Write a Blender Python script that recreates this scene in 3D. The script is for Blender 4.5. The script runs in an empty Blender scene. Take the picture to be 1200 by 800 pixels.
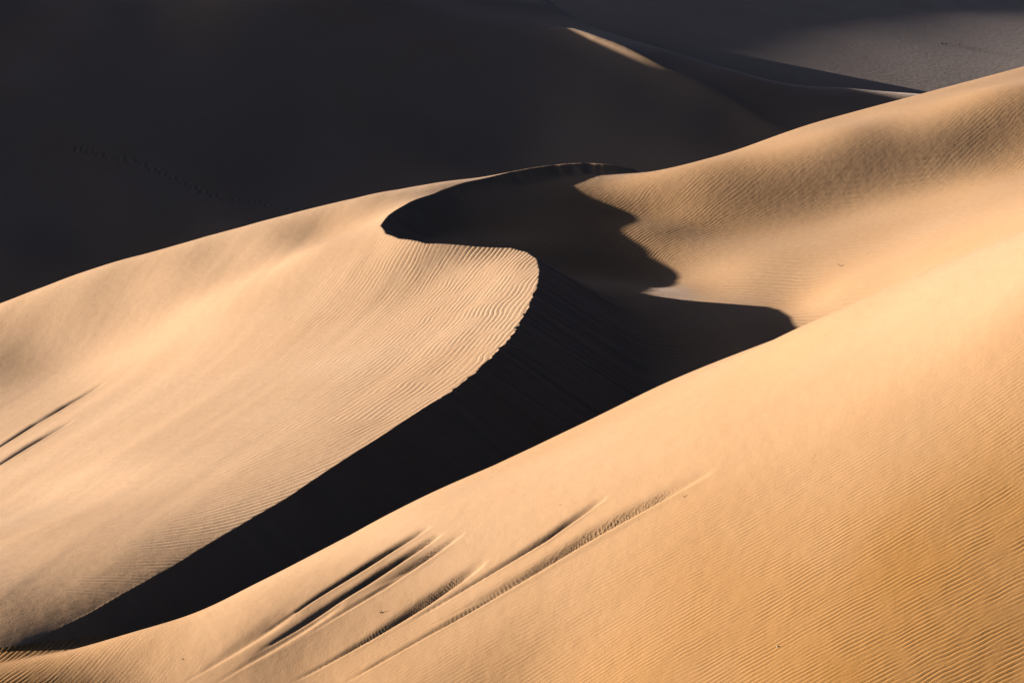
import bpy, math, numpy as np
rng = np.random.default_rng(7)
scene = bpy.context.scene
COL = scene.collection
# dune forms: spline heights in metres, and the crest lines
DATA = {'F': dict(a0=-34,b0=430,ha=2.5,hb=2.5,na=31,nb=45,c=[-23.18,-21.56,-19.94,-18.32,-16.71,-15.1,-13.51,-11.94,-10.4,-8.9,-7.45,-6.07,-4.77,-3.58,-2.54,-1.7,-1.09,-0.79,-0.87,-1.4,-2.41,-3.92,-5.9,-8.28,-10.96,-13.86,-16.89,-19.98,-23.08,-26.14,-29.14,-32.05,-34.88,-37.63,-40.29,-42.88,-45.4,-47.86,-50.27,-52.65,-54.98,-57.29,-59.58,-61.84,-64.1,-23.56,-21.93,-20.31,-18.69,-17.08,-15.48,-13.89,-12.32,-10.77,-9.26,-7.8,-6.39,-5.06,-3.83,-2.73,-1.79,-1.08,-0.66,-0.6,-0.99,-1.89,-3.33,-5.27,-7.62,-10.28,-13.15,-16.14,-19.18,-22.2,-25.18,-28.09,-30.91,-33.65,-36.3,-38.88,-41.4,-43.85,-46.25,-48.62,-50.94,-53.24,-55.52,-57.79,-60.04,-62.28,-23.93,-22.31,-20.69,-19.07,-17.46,-15.85,-14.26,-12.69,-11.14,-9.63,-8.15,-6.73,-5.37,-4.1,-2.94,-1.93,-1.11,-0.55,-0.33,-0.56,-1.35,-2.72,-4.63,-6.96,-9.61,-12.45,-15.4,-18.38,-21.33,-24.22,-27.04,-29.76,-32.41,-34.97,-37.47,-39.9,-42.28,-44.63,-46.94,-49.23,-51.49,-53.74,-55.98,-58.22,-60.45,-24.3,-22.68,-21.06,-19.44,-17.83,-16.23,-14.64,-13.07,-11.52,-10,-8.52,-7.09,-5.72,-4.42,-3.21,-2.13,-1.21,-0.5,-0.1,-0.14,-0.78,-2.08,-3.97,-6.3,-8.94,-11.77,-14.68,-17.59,-20.46,-23.26,-25.97,-28.59,-31.13,-33.6,-36.01,-38.37,-40.69,-42.97,-45.24,-47.48,-49.71,-51.94,-54.16,-56.38,-58.6,-24.66,-23.04,-21.42,-19.8,-18.19,-16.59,-15.01,-13.44,-11.9,-10.39,-8.91,-7.48,-6.1,-4.79,-3.56,-2.42,-1.42,-0.57,0.02,0.23,-0.22,-1.45,-3.32,-5.66,-8.29,-11.09,-13.95,-16.8,-19.57,-22.27,-24.86,-27.38,-29.81,-32.18,-34.51,-36.79,-39.04,-41.27,-43.48,-45.69,-47.89,-50.1,-52.3,-54.5,-56.71,-25.02,-23.39,-21.77,-20.16,-18.55,-16.95,-15.37,-13.81,-12.27,-10.77,-9.3,-7.88,-6.51,-5.2,-3.96,-2.81,-1.76,-0.84,-0.07,0.4,0.22,-0.85,-2.7,-5.02,-7.64,-10.4,-13.2,-15.96,-18.64,-21.21,-23.69,-26.08,-28.41,-30.68,-32.92,-35.13,-37.32,-39.5,-41.68,-43.85,-46.02,-48.21,-50.39,-52.58,-54.78,-25.36,-23.73,-22.11,-20.49,-18.88,-17.29,-15.71,-14.16,-12.63,-11.14,-9.68,-8.27,-6.92,-5.62,-4.41,-3.27,-2.23,-1.3,-0.5,0.11,0.31,-0.32,-2.09,-4.36,-6.92,-9.63,-12.36,-15.03,-17.59,-20.04,-22.39,-24.67,-26.89,-29.07,-31.23,-33.38,-35.52,-37.66,-39.8,-41.94,-44.1,-46.26,-48.44,-50.62,-52.81,-25.67,-24.04,-22.42,-20.8,-19.19,-17.6,-16.03,-14.48,-12.96,-11.47,-10.03,-8.64,-7.3,-6.03,-4.83,-3.73,-2.72,-1.82,-1.05,-0.39,0.17,0.52,-1.39,-3.57,-6.05,-8.68,-11.34,-13.92,-16.36,-18.69,-20.92,-23.09,-25.21,-27.32,-29.42,-31.52,-33.62,-35.72,-37.83,-39.96,-42.1,-44.26,-46.42,-48.6,-50.79,-25.96,-24.33,-22.7,-21.08,-19.47,-17.87,-16.3,-14.76,-13.24,-11.76,-10.33,-8.94,-7.62,-6.36,-5.17,-4.08,-3.08,-2.18,-1.37,-0.6,0.38,1.82,-0.75,-2.5,-4.83,-7.37,-9.99,-12.51,-14.85,-17.07,-19.2,-21.29,-23.35,-25.41,-27.46,-29.53,-31.6,-33.69,-35.79,-37.9,-40.04,-42.19,-44.35,-46.53,-48.72,-26.21,-24.57,-22.94,-21.31,-19.7,-18.1,-16.53,-14.98,-13.46,-11.98,-10.55,-9.16,-7.83,-6.57,-5.37,-4.25,-3.2,-2.2,-1.16,0.11,1.6,2.42,0.56,-0.59,-2.97,-5.47,-8.1,-10.62,-12.94,-15.1,-17.18,-19.22,-21.26,-23.3,-25.35,-27.4,-29.47,-31.55,-33.65,-35.77,-37.9,-40.06,-42.23,-44.41,-46.6,-26.43,-24.78,-23.13,-21.5,-19.88,-18.27,-16.69,-15.13,-13.61,-12.12,-10.68,-9.28,-7.93,-6.63,-5.39,-4.21,-3.07,-1.96,-0.78,0.85,2.97,3.49,2.79,1.27,-0.57,-2.87,-5.46,-8.09,-10.5,-12.71,-14.8,-16.87,-18.94,-21.01,-23.08,-25.15,-27.23,-29.32,-31.43,-33.56,-35.7,-37.87,-40.05,-42.25,-44.45,-26.6,-24.94,-23.28,-21.63,-20,-18.38,-16.78,-15.21,-13.68,-12.17,-10.7,-9.28,-7.89,-6.54,-5.23,-3.94,-2.66,-1.41,-0.22,1.25,3.63,4.46,4.02,3.31,1.98,0.07,-2.29,-4.91,-7.51,-9.87,-12.05,-14.23,-16.4,-18.55,-20.66,-22.77,-24.88,-27,-29.13,-31.28,-33.45,-35.63,-37.84,-40.05,-42.27,-26.72,-25.04,-23.37,-21.7,-20.05,-18.42,-16.8,-15.21,-13.65,-12.12,-10.61,-9.15,-7.71,-6.3,-4.9,-3.48,-1.99,-0.42,1.14,2.4,4.24,5.31,5.32,4.76,4.05,2.87,1.01,-1.37,-4.07,-6.61,-8.99,-11.39,-13.72,-15.96,-18.14,-20.29,-22.44,-24.6,-26.77,-28.95,-31.15,-33.36,-35.59,-37.82,-40.06,-26.78,-25.09,-23.39,-21.71,-20.04,-18.38,-16.74,-15.12,-13.52,-11.95,-10.41,-8.89,-7.39,-5.92,-4.44,-2.92,-1.32,0.45,2.26,3.51,5.17,6.36,6.54,6.19,5.56,4.83,3.6,1.77,-0.67,-3.28,-5.91,-8.53,-10.98,-13.3,-15.54,-17.74,-19.94,-22.14,-24.36,-26.58,-28.82,-31.07,-33.32,-35.58,-37.84,-26.79,-25.07,-23.36,-21.65,-19.95,-18.27,-16.6,-14.94,-13.3,-11.68,-10.08,-8.5,-6.93,-5.38,-3.83,-2.27,-0.65,1.13,3.31,4.89,6.36,7.44,7.62,7.2,6.6,6.17,5.36,3.99,1.97,-0.48,-3.12,-5.76,-8.26,-10.6,-12.88,-15.13,-17.39,-19.65,-21.92,-24.2,-26.48,-28.77,-31.05,-33.34,-35.63,-26.74,-25,-23.26,-21.52,-19.8,-18.08,-16.37,-14.67,-12.98,-11.31,-9.64,-7.98,-6.32,-4.68,-3.03,-1.38,0.29,2.08,4.37,6.34,7.71,8.6,8.8,8.42,7.8,7.43,6.92,6.02,4.52,2.3,-0.26,-2.91,-5.48,-7.85,-10.16,-12.49,-14.82,-17.16,-19.49,-21.83,-24.16,-26.48,-28.81,-31.13,-33.45,-26.62,-24.86,-23.09,-21.33,-19.57,-17.82,-16.07,-14.32,-12.58,-10.84,-9.09,-7.34,-5.58,-3.81,-2.02,-0.2,1.68,3.66,5.86,7.75,9.05,9.83,10.04,9.76,9.23,8.75,8.3,7.74,6.66,4.89,2.59,-0.02,-2.65,-5,-7.41,-9.84,-12.27,-14.69,-17.1,-19.5,-21.88,-24.24,-26.6,-28.95,-31.3,-26.45,-24.65,-22.86,-21.06,-19.27,-17.48,-15.69,-13.9,-12.1,-10.28,-8.46,-6.61,-4.73,-2.83,-0.89,1.12,3.21,5.35,7.43,9.17,10.39,11.12,11.34,11.18,10.81,10.21,9.7,9.33,8.74,7.61,5.62,3.14,0.52,-2.04,-4.68,-7.26,-9.8,-12.3,-14.78,-17.23,-19.66,-22.07,-24.46,-26.83,-29.2,-26.2,-24.38,-22.56,-20.74,-18.91,-17.08,-15.25,-13.4,-11.54,-9.66,-7.75,-5.81,-3.82,-1.78,0.3,2.42,4.59,6.83,8.88,10.59,11.78,12.5,12.72,12.66,12.42,11.94,11.38,10.84,10.2,9.41,7.85,5.65,3.13,0.44,-2.25,-4.88,-7.48,-10.04,-12.57,-15.07,-17.54,-19.98,-22.39,-24.79,-27.18,-25.9,-24.05,-22.2,-20.34,-18.49,-16.62,-14.74,-12.85,-10.94,-8.99,-7.01,-4.97,-2.88,-0.72,1.51,3.77,6,8.24,10.27,11.96,13.16,13.91,14.2,14.22,14.2,14.03,13.32,12.39,11.53,10.89,9.6,7.58,5.17,2.52,-0.1,-2.71,-5.33,-7.93,-10.5,-13.03,-15.53,-17.99,-20.42,-22.84,-25.24,-25.54,-23.66,-21.78,-19.89,-18,-16.1,-14.19,-12.25,-10.28,-8.28,-6.23,-4.12,-1.94,0.33,2.68,5.09,7.41,9.64,11.7,13.43,14.62,15.44,15.95,16.43,16.29,15.77,14.87,13.81,12.88,12.37,11.36,9.49,7.18,4.59,1.95,-0.71,-3.37,-6,-8.6,-11.14,-13.65,-16.12,-18.56,-20.98,-23.39,-25.12,-23.21,-21.3,-19.39,-17.46,-15.53,-13.57,-11.6,-9.59,-7.54,-5.44,-3.27,-1.03,1.31,3.73,6.23,8.71,11.03,13.14,15.01,16.25,17.17,17.79,18.19,17.96,17.23,16.21,15.14,14.26,13.77,12.88,11.17,8.94,6.42,3.75,1.04,-1.64,-4.28,-6.87,-9.42,-11.92,-14.38,-16.82,-19.24,-21.64,-24.64,-22.71,-20.77,-18.82,-16.87,-14.9,-12.91,-10.9,-8.85,-6.77,-4.63,-2.42,-0.13,2.26,4.76,7.34,9.91,12.32,14.47,16.52,18.03,19.14,19.89,19.93,19.42,18.51,17.41,16.38,15.67,15.25,14.35,12.58,10.26,7.79,5.16,2.45,-0.2,-2.8,-5.35,-7.86,-10.33,-12.78,-15.2,-17.6,-19.99,-24.11,-22.15,-20.18,-18.21,-16.23,-14.23,-12.21,-10.16,-8.08,-5.96,-3.79,-1.55,0.75,3.16,5.71,8.34,10.97,13.57,15.97,18.3,20.13,21.09,21.57,21.42,20.73,19.68,18.5,17.48,17.02,16.45,15.12,13.06,10.61,8.21,5.87,3.43,0.94,-1.54,-4,-6.45,-8.88,-11.29,-13.69,-16.07,-18.44,-23.53,-21.54,-19.55,-17.55,-15.54,-13.51,-11.45,-9.37,-7.26,-5.1,-2.9,-0.64,1.68,4.07,6.6,9.32,12.13,14.94,17.58,20.05,22.08,23.08,23.21,22.82,21.98,20.85,19.64,18.7,18.3,17.39,15.57,13.32,10.91,8.62,6.45,4.22,1.91,-0.44,-2.8,-5.18,-7.55,-9.91,-12.27,-14.63,-16.98,-22.9,-20.89,-18.87,-16.84,-14.8,-12.74,-10.66,-8.54,-6.39,-4.19,-1.95,0.35,2.72,5.17,7.76,10.53,13.39,16.24,18.93,21.33,23.22,24.23,24.41,24,23.16,22.05,20.88,19.97,19.46,18,15.98,13.68,11.34,9.2,7.12,5,2.82,0.58,-1.69,-3.99,-6.3,-8.62,-10.95,-13.27,-15.6,-22.23,-20.19,-18.15,-16.1,-14.03,-11.94,-9.82,-7.67,-5.47,-3.23,-0.94,1.42,3.85,6.38,9.03,11.81,14.66,17.45,20.06,22.33,24.07,25.08,25.35,25.03,24.29,23.26,22.15,21.14,20.2,18.62,16.6,14.36,12.11,9.99,7.93,5.85,3.74,1.58,-0.63,-2.86,-5.12,-7.4,-9.69,-11.98,-14.28,-21.52,-19.46,-17.4,-15.32,-13.23,-11.11,-8.95,-6.76,-4.53,-2.24,0.11,2.52,5.02,7.62,10.3,13.08,15.87,18.58,21.08,23.22,24.84,25.83,26.18,25.97,25.34,24.41,23.33,22.2,20.96,19.33,17.36,15.21,13.03,10.91,8.84,6.78,4.69,2.58,0.42,-1.77,-3.98,-6.22,-8.48,-10.74,-13.02,-20.78,-18.7,-16.62,-14.52,-12.4,-10.25,-8.06,-5.83,-3.56,-1.22,1.18,3.65,6.2,8.83,11.54,14.29,17.03,19.65,22.04,24.07,25.61,26.59,26.99,26.87,26.32,25.47,24.41,23.19,21.8,20.12,18.2,16.12,13.99,11.88,9.81,7.75,5.68,3.59,1.47,-0.69,-2.87,-5.08,-7.3,-9.54,-11.79,-20.02,-17.92,-15.82,-13.7,-11.55,-9.38,-7.16,-4.89,-2.57,-0.19,2.25,4.77,7.36,10.02,12.74,15.46,18.14,20.69,22.98,24.92,26.41,27.37,27.8,27.75,27.27,26.46,25.41,24.15,22.68,20.99,19.09,17.05,14.97,12.88,10.8,8.74,6.68,4.61,2.51,0.39,-1.76,-3.94,-6.15,-8.37,-10.6,-19.24,-17.13,-15.01,-12.87,-10.7,-8.49,-6.24,-3.94,-1.58,0.84,3.33,5.88,8.51,11.19,13.9,16.61,19.23,21.71,23.92,25.79,27.23,28.18,28.64,28.62,28.19,27.42,26.37,25.09,23.59,21.89,20,18,15.94,13.87,11.8,9.75,7.7,5.64,3.57,1.47,-0.66,-2.82,-5,-7.21,-9.43]),
'L': dict(a0=-34,b0=465,ha=2,hb=2,na=25,nb=58,c=[-2.75,-2.49,-2.23,-1.98,-1.74,-1.52,-1.33,-1.18,-1.09,-1.08,-1.17,-1.35,-1.66,-2.06,-2.57,-3.15,-3.81,-4.52,-5.27,-6.05,-6.85,-7.64,-8.43,-9.19,-9.91,-10.59,-11.21,-11.79,-12.31,-12.78,-13.19,-13.55,-13.84,-14.08,-14.26,-14.39,-14.49,-14.59,-14.71,-14.94,-15.31,-15.91,-16.81,-18.05,-19.68,-21.7,-24.04,-26.62,-29.36,-32.19,-35.05,-37.91,-40.77,-43.61,-46.44,-49.25,-52.04,-54.83,-2.71,-2.44,-2.17,-1.91,-1.65,-1.41,-1.2,-1.01,-0.88,-0.83,-0.86,-1.01,-1.28,-1.66,-2.14,-2.7,-3.33,-4.01,-4.74,-5.49,-6.26,-7.04,-7.81,-8.55,-9.25,-9.91,-10.52,-11.08,-11.59,-12.05,-12.47,-12.82,-13.12,-13.36,-13.54,-13.66,-13.73,-13.77,-13.82,-13.94,-14.21,-14.7,-15.49,-16.66,-18.26,-20.29,-22.69,-25.33,-28.11,-30.95,-33.81,-36.66,-39.5,-42.32,-45.12,-47.92,-50.7,-53.48,-2.67,-2.39,-2.12,-1.85,-1.58,-1.32,-1.07,-0.85,-0.68,-0.57,-0.56,-0.67,-0.9,-1.25,-1.71,-2.24,-2.84,-3.5,-4.2,-4.93,-5.68,-6.44,-7.18,-7.91,-8.59,-9.22,-9.81,-10.36,-10.86,-11.32,-11.73,-12.1,-12.4,-12.65,-12.83,-12.95,-12.99,-12.98,-12.96,-12.97,-13.11,-13.47,-14.14,-15.21,-16.77,-18.84,-21.33,-24.05,-26.88,-29.73,-32.58,-35.41,-38.22,-41.02,-43.8,-46.58,-49.35,-52.11,-2.63,-2.36,-2.08,-1.8,-1.53,-1.25,-0.98,-0.72,-0.5,-0.33,-0.26,-0.31,-0.51,-0.84,-1.28,-1.79,-2.36,-2.99,-3.66,-4.36,-5.09,-5.82,-6.55,-7.26,-7.92,-8.53,-9.09,-9.62,-10.11,-10.56,-10.98,-11.36,-11.68,-11.95,-12.15,-12.27,-12.3,-12.26,-12.15,-12.05,-12.04,-12.24,-12.75,-13.69,-15.19,-17.34,-19.97,-22.81,-25.69,-28.54,-31.36,-34.16,-36.94,-39.7,-42.47,-45.22,-47.97,-50.73,-2.6,-2.33,-2.05,-1.77,-1.49,-1.2,-0.91,-0.63,-0.35,-0.12,0.04,0.04,-0.13,-0.44,-0.86,-1.34,-1.88,-2.46,-3.1,-3.78,-4.48,-5.2,-5.92,-6.6,-7.24,-7.81,-8.34,-8.85,-9.32,-9.78,-10.2,-10.59,-10.94,-11.24,-11.47,-11.63,-11.68,-11.62,-11.44,-11.2,-11.01,-11.03,-11.34,-12.08,-13.49,-15.78,-18.65,-21.63,-24.53,-27.35,-30.13,-32.88,-35.62,-38.36,-41.09,-43.83,-46.57,-49.31,-2.57,-2.3,-2.03,-1.76,-1.48,-1.19,-0.89,-0.58,-0.27,0.05,0.31,0.38,0.24,-0.06,-0.45,-0.89,-1.38,-1.93,-2.53,-3.18,-3.86,-4.55,-5.26,-5.93,-6.52,-7.05,-7.54,-8.02,-8.49,-8.95,-9.38,-9.79,-10.17,-10.51,-10.8,-11.01,-11.11,-11.07,-10.86,-10.47,-10.05,-9.87,-9.91,-10.4,-11.69,-14.22,-17.42,-20.52,-23.38,-26.12,-28.84,-31.54,-34.25,-36.96,-39.68,-42.4,-45.13,-47.86,-2.54,-2.28,-2.01,-1.74,-1.47,-1.2,-0.91,-0.61,-0.28,0.11,0.52,0.69,0.57,0.3,-0.06,-0.45,-0.88,-1.37,-1.95,-2.57,-3.23,-3.89,-4.58,-5.24,-5.76,-6.22,-6.68,-7.14,-7.6,-8.05,-8.5,-8.93,-9.35,-9.73,-10.08,-10.37,-10.57,-10.62,-10.45,-9.97,-9.24,-8.77,-8.32,-8.59,-10.05,-12.86,-16.32,-19.38,-22.11,-24.77,-27.43,-30.1,-32.8,-35.5,-38.21,-40.92,-43.64,-46.36,-2.5,-2.24,-1.98,-1.72,-1.46,-1.21,-0.95,-0.68,-0.38,0.01,0.59,0.89,0.82,0.64,0.35,0.04,-0.33,-0.78,-1.33,-1.94,-2.6,-3.25,-3.89,-4.48,-4.9,-5.3,-5.72,-6.17,-6.64,-7.1,-7.55,-8,-8.44,-8.87,-9.28,-9.65,-9.97,-10.18,-10.21,-9.87,-8.93,-7.82,-6.52,-7.17,-9.16,-11.81,-15.24,-17.99,-20.55,-23.17,-25.85,-28.55,-31.26,-33.97,-36.68,-39.39,-42.11,-44.82,-2.44,-2.18,-1.93,-1.68,-1.43,-1.19,-0.95,-0.72,-0.48,-0.18,0.45,0.83,0.95,0.98,0.88,0.62,0.28,-0.16,-0.68,-1.27,-1.92,-2.58,-3.14,-3.54,-3.88,-4.25,-4.68,-5.13,-5.61,-6.07,-6.53,-6.98,-7.44,-7.89,-8.33,-8.76,-9.16,-9.51,-9.77,-9.72,-8.8,-7.01,-5.03,-5.12,-6.62,-9.15,-12.54,-15.49,-18.41,-21.28,-24.1,-26.88,-29.64,-32.37,-35.09,-37.81,-40.52,-43.24,-2.35,-2.1,-1.85,-1.6,-1.36,-1.12,-0.89,-0.64,-0.37,-0,0.49,0.83,1.09,1.25,1.3,1.14,0.85,0.45,-0.03,-0.56,-1.11,-1.65,-2.09,-2.41,-2.73,-3.14,-3.59,-4.05,-4.51,-4.97,-5.44,-5.9,-6.36,-6.8,-7.23,-7.64,-8.01,-8.34,-8.6,-8.59,-7.38,-5.3,-3.96,-3.38,-4.51,-6.64,-9.77,-12.97,-16.25,-19.35,-22.31,-25.17,-27.97,-30.73,-33.46,-36.18,-38.9,-41.61,-2.24,-1.98,-1.73,-1.48,-1.24,-0.99,-0.75,-0.48,-0.19,0.16,0.56,0.91,1.18,1.4,1.55,1.5,1.31,1,0.61,0.18,-0.26,-0.67,-1.02,-1.32,-1.64,-2.09,-2.55,-2.99,-3.43,-3.87,-4.33,-4.78,-5.22,-5.63,-6,-6.31,-6.54,-6.66,-6.68,-6.64,-5.88,-4.05,-2.92,-1.99,-3.11,-5.17,-8.24,-11.39,-14.55,-17.62,-20.59,-23.48,-26.29,-29.06,-31.8,-34.52,-37.23,-39.94,-2.09,-1.83,-1.57,-1.32,-1.07,-0.81,-0.55,-0.28,0.02,0.36,0.7,1.02,1.27,1.5,1.67,1.72,1.64,1.45,1.18,0.87,0.54,0.23,-0.1,-0.52,-0.91,-1.26,-1.63,-2.02,-2.41,-2.81,-3.23,-3.65,-4.07,-4.43,-4.71,-4.88,-4.91,-4.74,-4.4,-4.32,-3.98,-2.15,-1.62,-0.55,-1.75,-3.77,-6.85,-9.96,-13.01,-16.01,-18.94,-21.81,-24.62,-27.38,-30.12,-32.83,-35.54,-38.25,-1.91,-1.64,-1.38,-1.12,-0.85,-0.59,-0.32,-0.03,0.27,0.58,0.91,1.2,1.46,1.69,1.87,1.98,1.98,1.88,1.71,1.49,1.25,1,0.72,0.3,-0.12,-0.44,-0.77,-1.1,-1.44,-1.79,-2.16,-2.54,-2.91,-3.21,-3.4,-3.45,-3.3,-2.87,-2.08,-1.66,-2.23,-1.13,-0.84,0.81,-0.39,-2.35,-5.36,-8.44,-11.45,-14.41,-17.31,-20.15,-22.94,-25.69,-28.41,-31.12,-33.83,-36.53,-1.69,-1.42,-1.15,-0.88,-0.61,-0.33,-0.05,0.24,0.54,0.85,1.16,1.45,1.71,1.95,2.14,2.27,2.33,2.3,2.2,2.05,1.86,1.63,1.32,1,0.67,0.37,0.07,-0.23,-0.52,-0.82,-1.15,-1.48,-1.78,-2.01,-2.13,-2.09,-1.84,-1.29,-0.34,0.39,-0.36,0.21,1.03,2.02,1.18,-0.68,-3.55,-6.67,-9.78,-12.78,-15.68,-18.5,-21.26,-23.98,-26.69,-29.39,-32.09,-34.78,-1.45,-1.17,-0.89,-0.61,-0.33,-0.04,0.25,0.54,0.85,1.16,1.46,1.75,2.01,2.25,2.46,2.61,2.7,2.72,2.67,2.58,2.45,2.29,2.06,1.74,1.43,1.14,0.87,0.6,0.36,0.12,-0.15,-0.44,-0.7,-0.89,-0.95,-0.86,-0.56,0.03,1.2,2.6,2.11,0.86,0.9,3.02,2.5,0.7,-1.9,-5.01,-8.18,-11.19,-14.05,-16.83,-19.56,-22.26,-24.96,-27.65,-30.34,-33.03,-1.17,-0.89,-0.6,-0.31,-0.02,0.27,0.57,0.87,1.18,1.49,1.79,2.08,2.35,2.6,2.81,2.98,3.09,3.14,3.14,3.08,2.98,2.82,2.6,2.36,2.09,1.85,1.62,1.39,1.18,0.99,0.79,0.56,0.35,0.2,0.15,0.27,0.7,1.71,2.81,3.56,3.43,2.76,2.85,4.09,3.7,2.18,-0.33,-3.46,-6.65,-9.61,-12.42,-15.14,-17.84,-20.53,-23.21,-25.9,-28.59,-31.28,-0.87,-0.58,-0.29,0.01,0.31,0.61,0.91,1.22,1.53,1.84,2.14,2.44,2.71,2.96,3.18,3.36,3.5,3.58,3.61,3.59,3.53,3.41,3.23,3.02,2.79,2.59,2.39,2.18,1.97,1.79,1.66,1.53,1.38,1.23,1.15,1.14,1.44,2.91,4.82,5.52,5.67,5.76,4.22,4.39,4.75,3.23,1.14,-1.82,-5.08,-7.99,-10.72,-13.41,-16.09,-18.78,-21.47,-24.16,-26.86,-29.55,-0.55,-0.25,0.05,0.35,0.65,0.96,1.27,1.59,1.9,2.21,2.52,2.81,3.09,3.35,3.58,3.77,3.92,4.03,4.09,4.11,4.08,4,3.87,3.7,3.52,3.35,3.2,3.03,2.85,2.72,2.61,2.53,2.43,2.31,2.24,2.16,2.4,3.33,5.51,7.58,8.64,8.32,6.16,3.62,5.41,4.55,2.32,-0.28,-3.43,-6.2,-8.9,-11.61,-14.32,-17.04,-19.75,-22.45,-25.15,-27.85,-0.22,0.09,0.4,0.71,1.02,1.33,1.65,1.97,2.29,2.6,2.91,3.21,3.49,3.76,3.99,4.2,4.37,4.5,4.58,4.62,4.62,4.58,4.49,4.37,4.24,4.12,4,3.87,3.74,3.66,3.56,3.52,3.46,3.4,3.57,3.5,4.01,3.63,5.45,8.25,9.85,8.9,6.23,3.35,3.97,5.43,4.44,1.99,-1.09,-4.08,-6.97,-9.79,-12.58,-15.34,-18.08,-20.8,-23.51,-26.21,0.14,0.45,0.76,1.07,1.39,1.71,2.04,2.36,2.68,3,3.31,3.62,3.91,4.18,4.42,4.64,4.82,4.97,5.07,5.14,5.17,5.16,5.11,5.03,4.94,4.85,4.76,4.66,4.57,4.51,4.43,4.39,4.34,4.29,4.42,4.1,4.3,4.25,5.54,7.74,9,8.38,6.47,4.67,4.82,5.87,5.49,4.04,1.01,-2.17,-5.22,-8.14,-10.98,-13.76,-16.51,-19.24,-21.94,-24.64,0.5,0.82,1.14,1.46,1.78,2.1,2.43,2.76,3.08,3.41,3.73,4.04,4.33,4.61,4.86,5.09,5.28,5.45,5.57,5.66,5.71,5.73,5.71,5.67,5.61,5.55,5.48,5.41,5.33,5.27,5.2,5.14,5.07,5,4.97,4.75,4.79,5.02,5.95,7.32,8.12,7.78,6.62,5.52,5.35,5.7,5.58,4.36,1.79,-1.08,-3.97,-6.8,-9.6,-12.35,-15.08,-17.79,-20.48,-23.16,0.87,1.2,1.52,1.84,2.17,2.5,2.83,3.16,3.5,3.83,4.15,4.46,4.76,5.05,5.31,5.55,5.75,5.93,6.08,6.18,6.26,6.3,6.31,6.3,6.26,6.22,6.17,6.11,6.04,5.97,5.89,5.8,5.71,5.6,5.5,5.36,5.39,5.65,6.28,7.08,7.54,7.32,6.58,5.78,5.28,4.86,4.06,3.03,1.42,-0.76,-3.23,-5.82,-8.47,-11.13,-13.8,-16.46,-19.12,-21.77,1.25,1.58,1.91,2.23,2.57,2.9,3.24,3.57,3.91,4.25,4.57,4.89,5.2,5.49,5.76,6.01,6.23,6.42,6.58,6.71,6.8,6.87,6.9,6.91,6.9,6.87,6.83,6.77,6.7,6.62,6.53,6.42,6.3,6.16,6.03,5.93,5.95,6.15,6.54,6.99,7.2,7.01,6.46,5.77,5.12,4.42,3.53,2.51,1.15,-0.63,-2.75,-5.08,-7.54,-10.07,-12.65,-15.25,-17.87,-20.48,1.64,1.97,2.3,2.63,2.96,3.3,3.65,3.99,4.33,4.67,5,5.33,5.64,5.94,6.22,6.48,6.71,6.92,7.09,7.24,7.35,7.43,7.49,7.51,7.52,7.5,7.46,7.41,7.34,7.25,7.14,7.01,6.86,6.7,6.56,6.45,6.43,6.55,6.76,6.98,7.03,6.8,6.32,5.67,4.97,4.19,3.3,2.28,1.05,-0.51,-2.37,-4.47,-6.74,-9.13,-11.6,-14.13,-16.69,-19.27,2.03,2.36,2.69,3.03,3.37,3.71,4.05,4.4,4.75,5.09,5.43,5.76,6.09,6.39,6.68,6.95,7.2,7.42,7.61,7.77,7.9,8,8.07,8.11,8.13,8.12,8.1,8.04,7.96,7.86,7.74,7.59,7.42,7.24,7.07,6.94,6.88,6.89,6.96,7.01,6.93,6.66,6.18,5.55,4.83,4.04,3.16,2.18,1.03,-0.35,-2.01,-3.9,-6,-8.25,-10.61,-13.05,-15.56,-18.09]),
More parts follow.
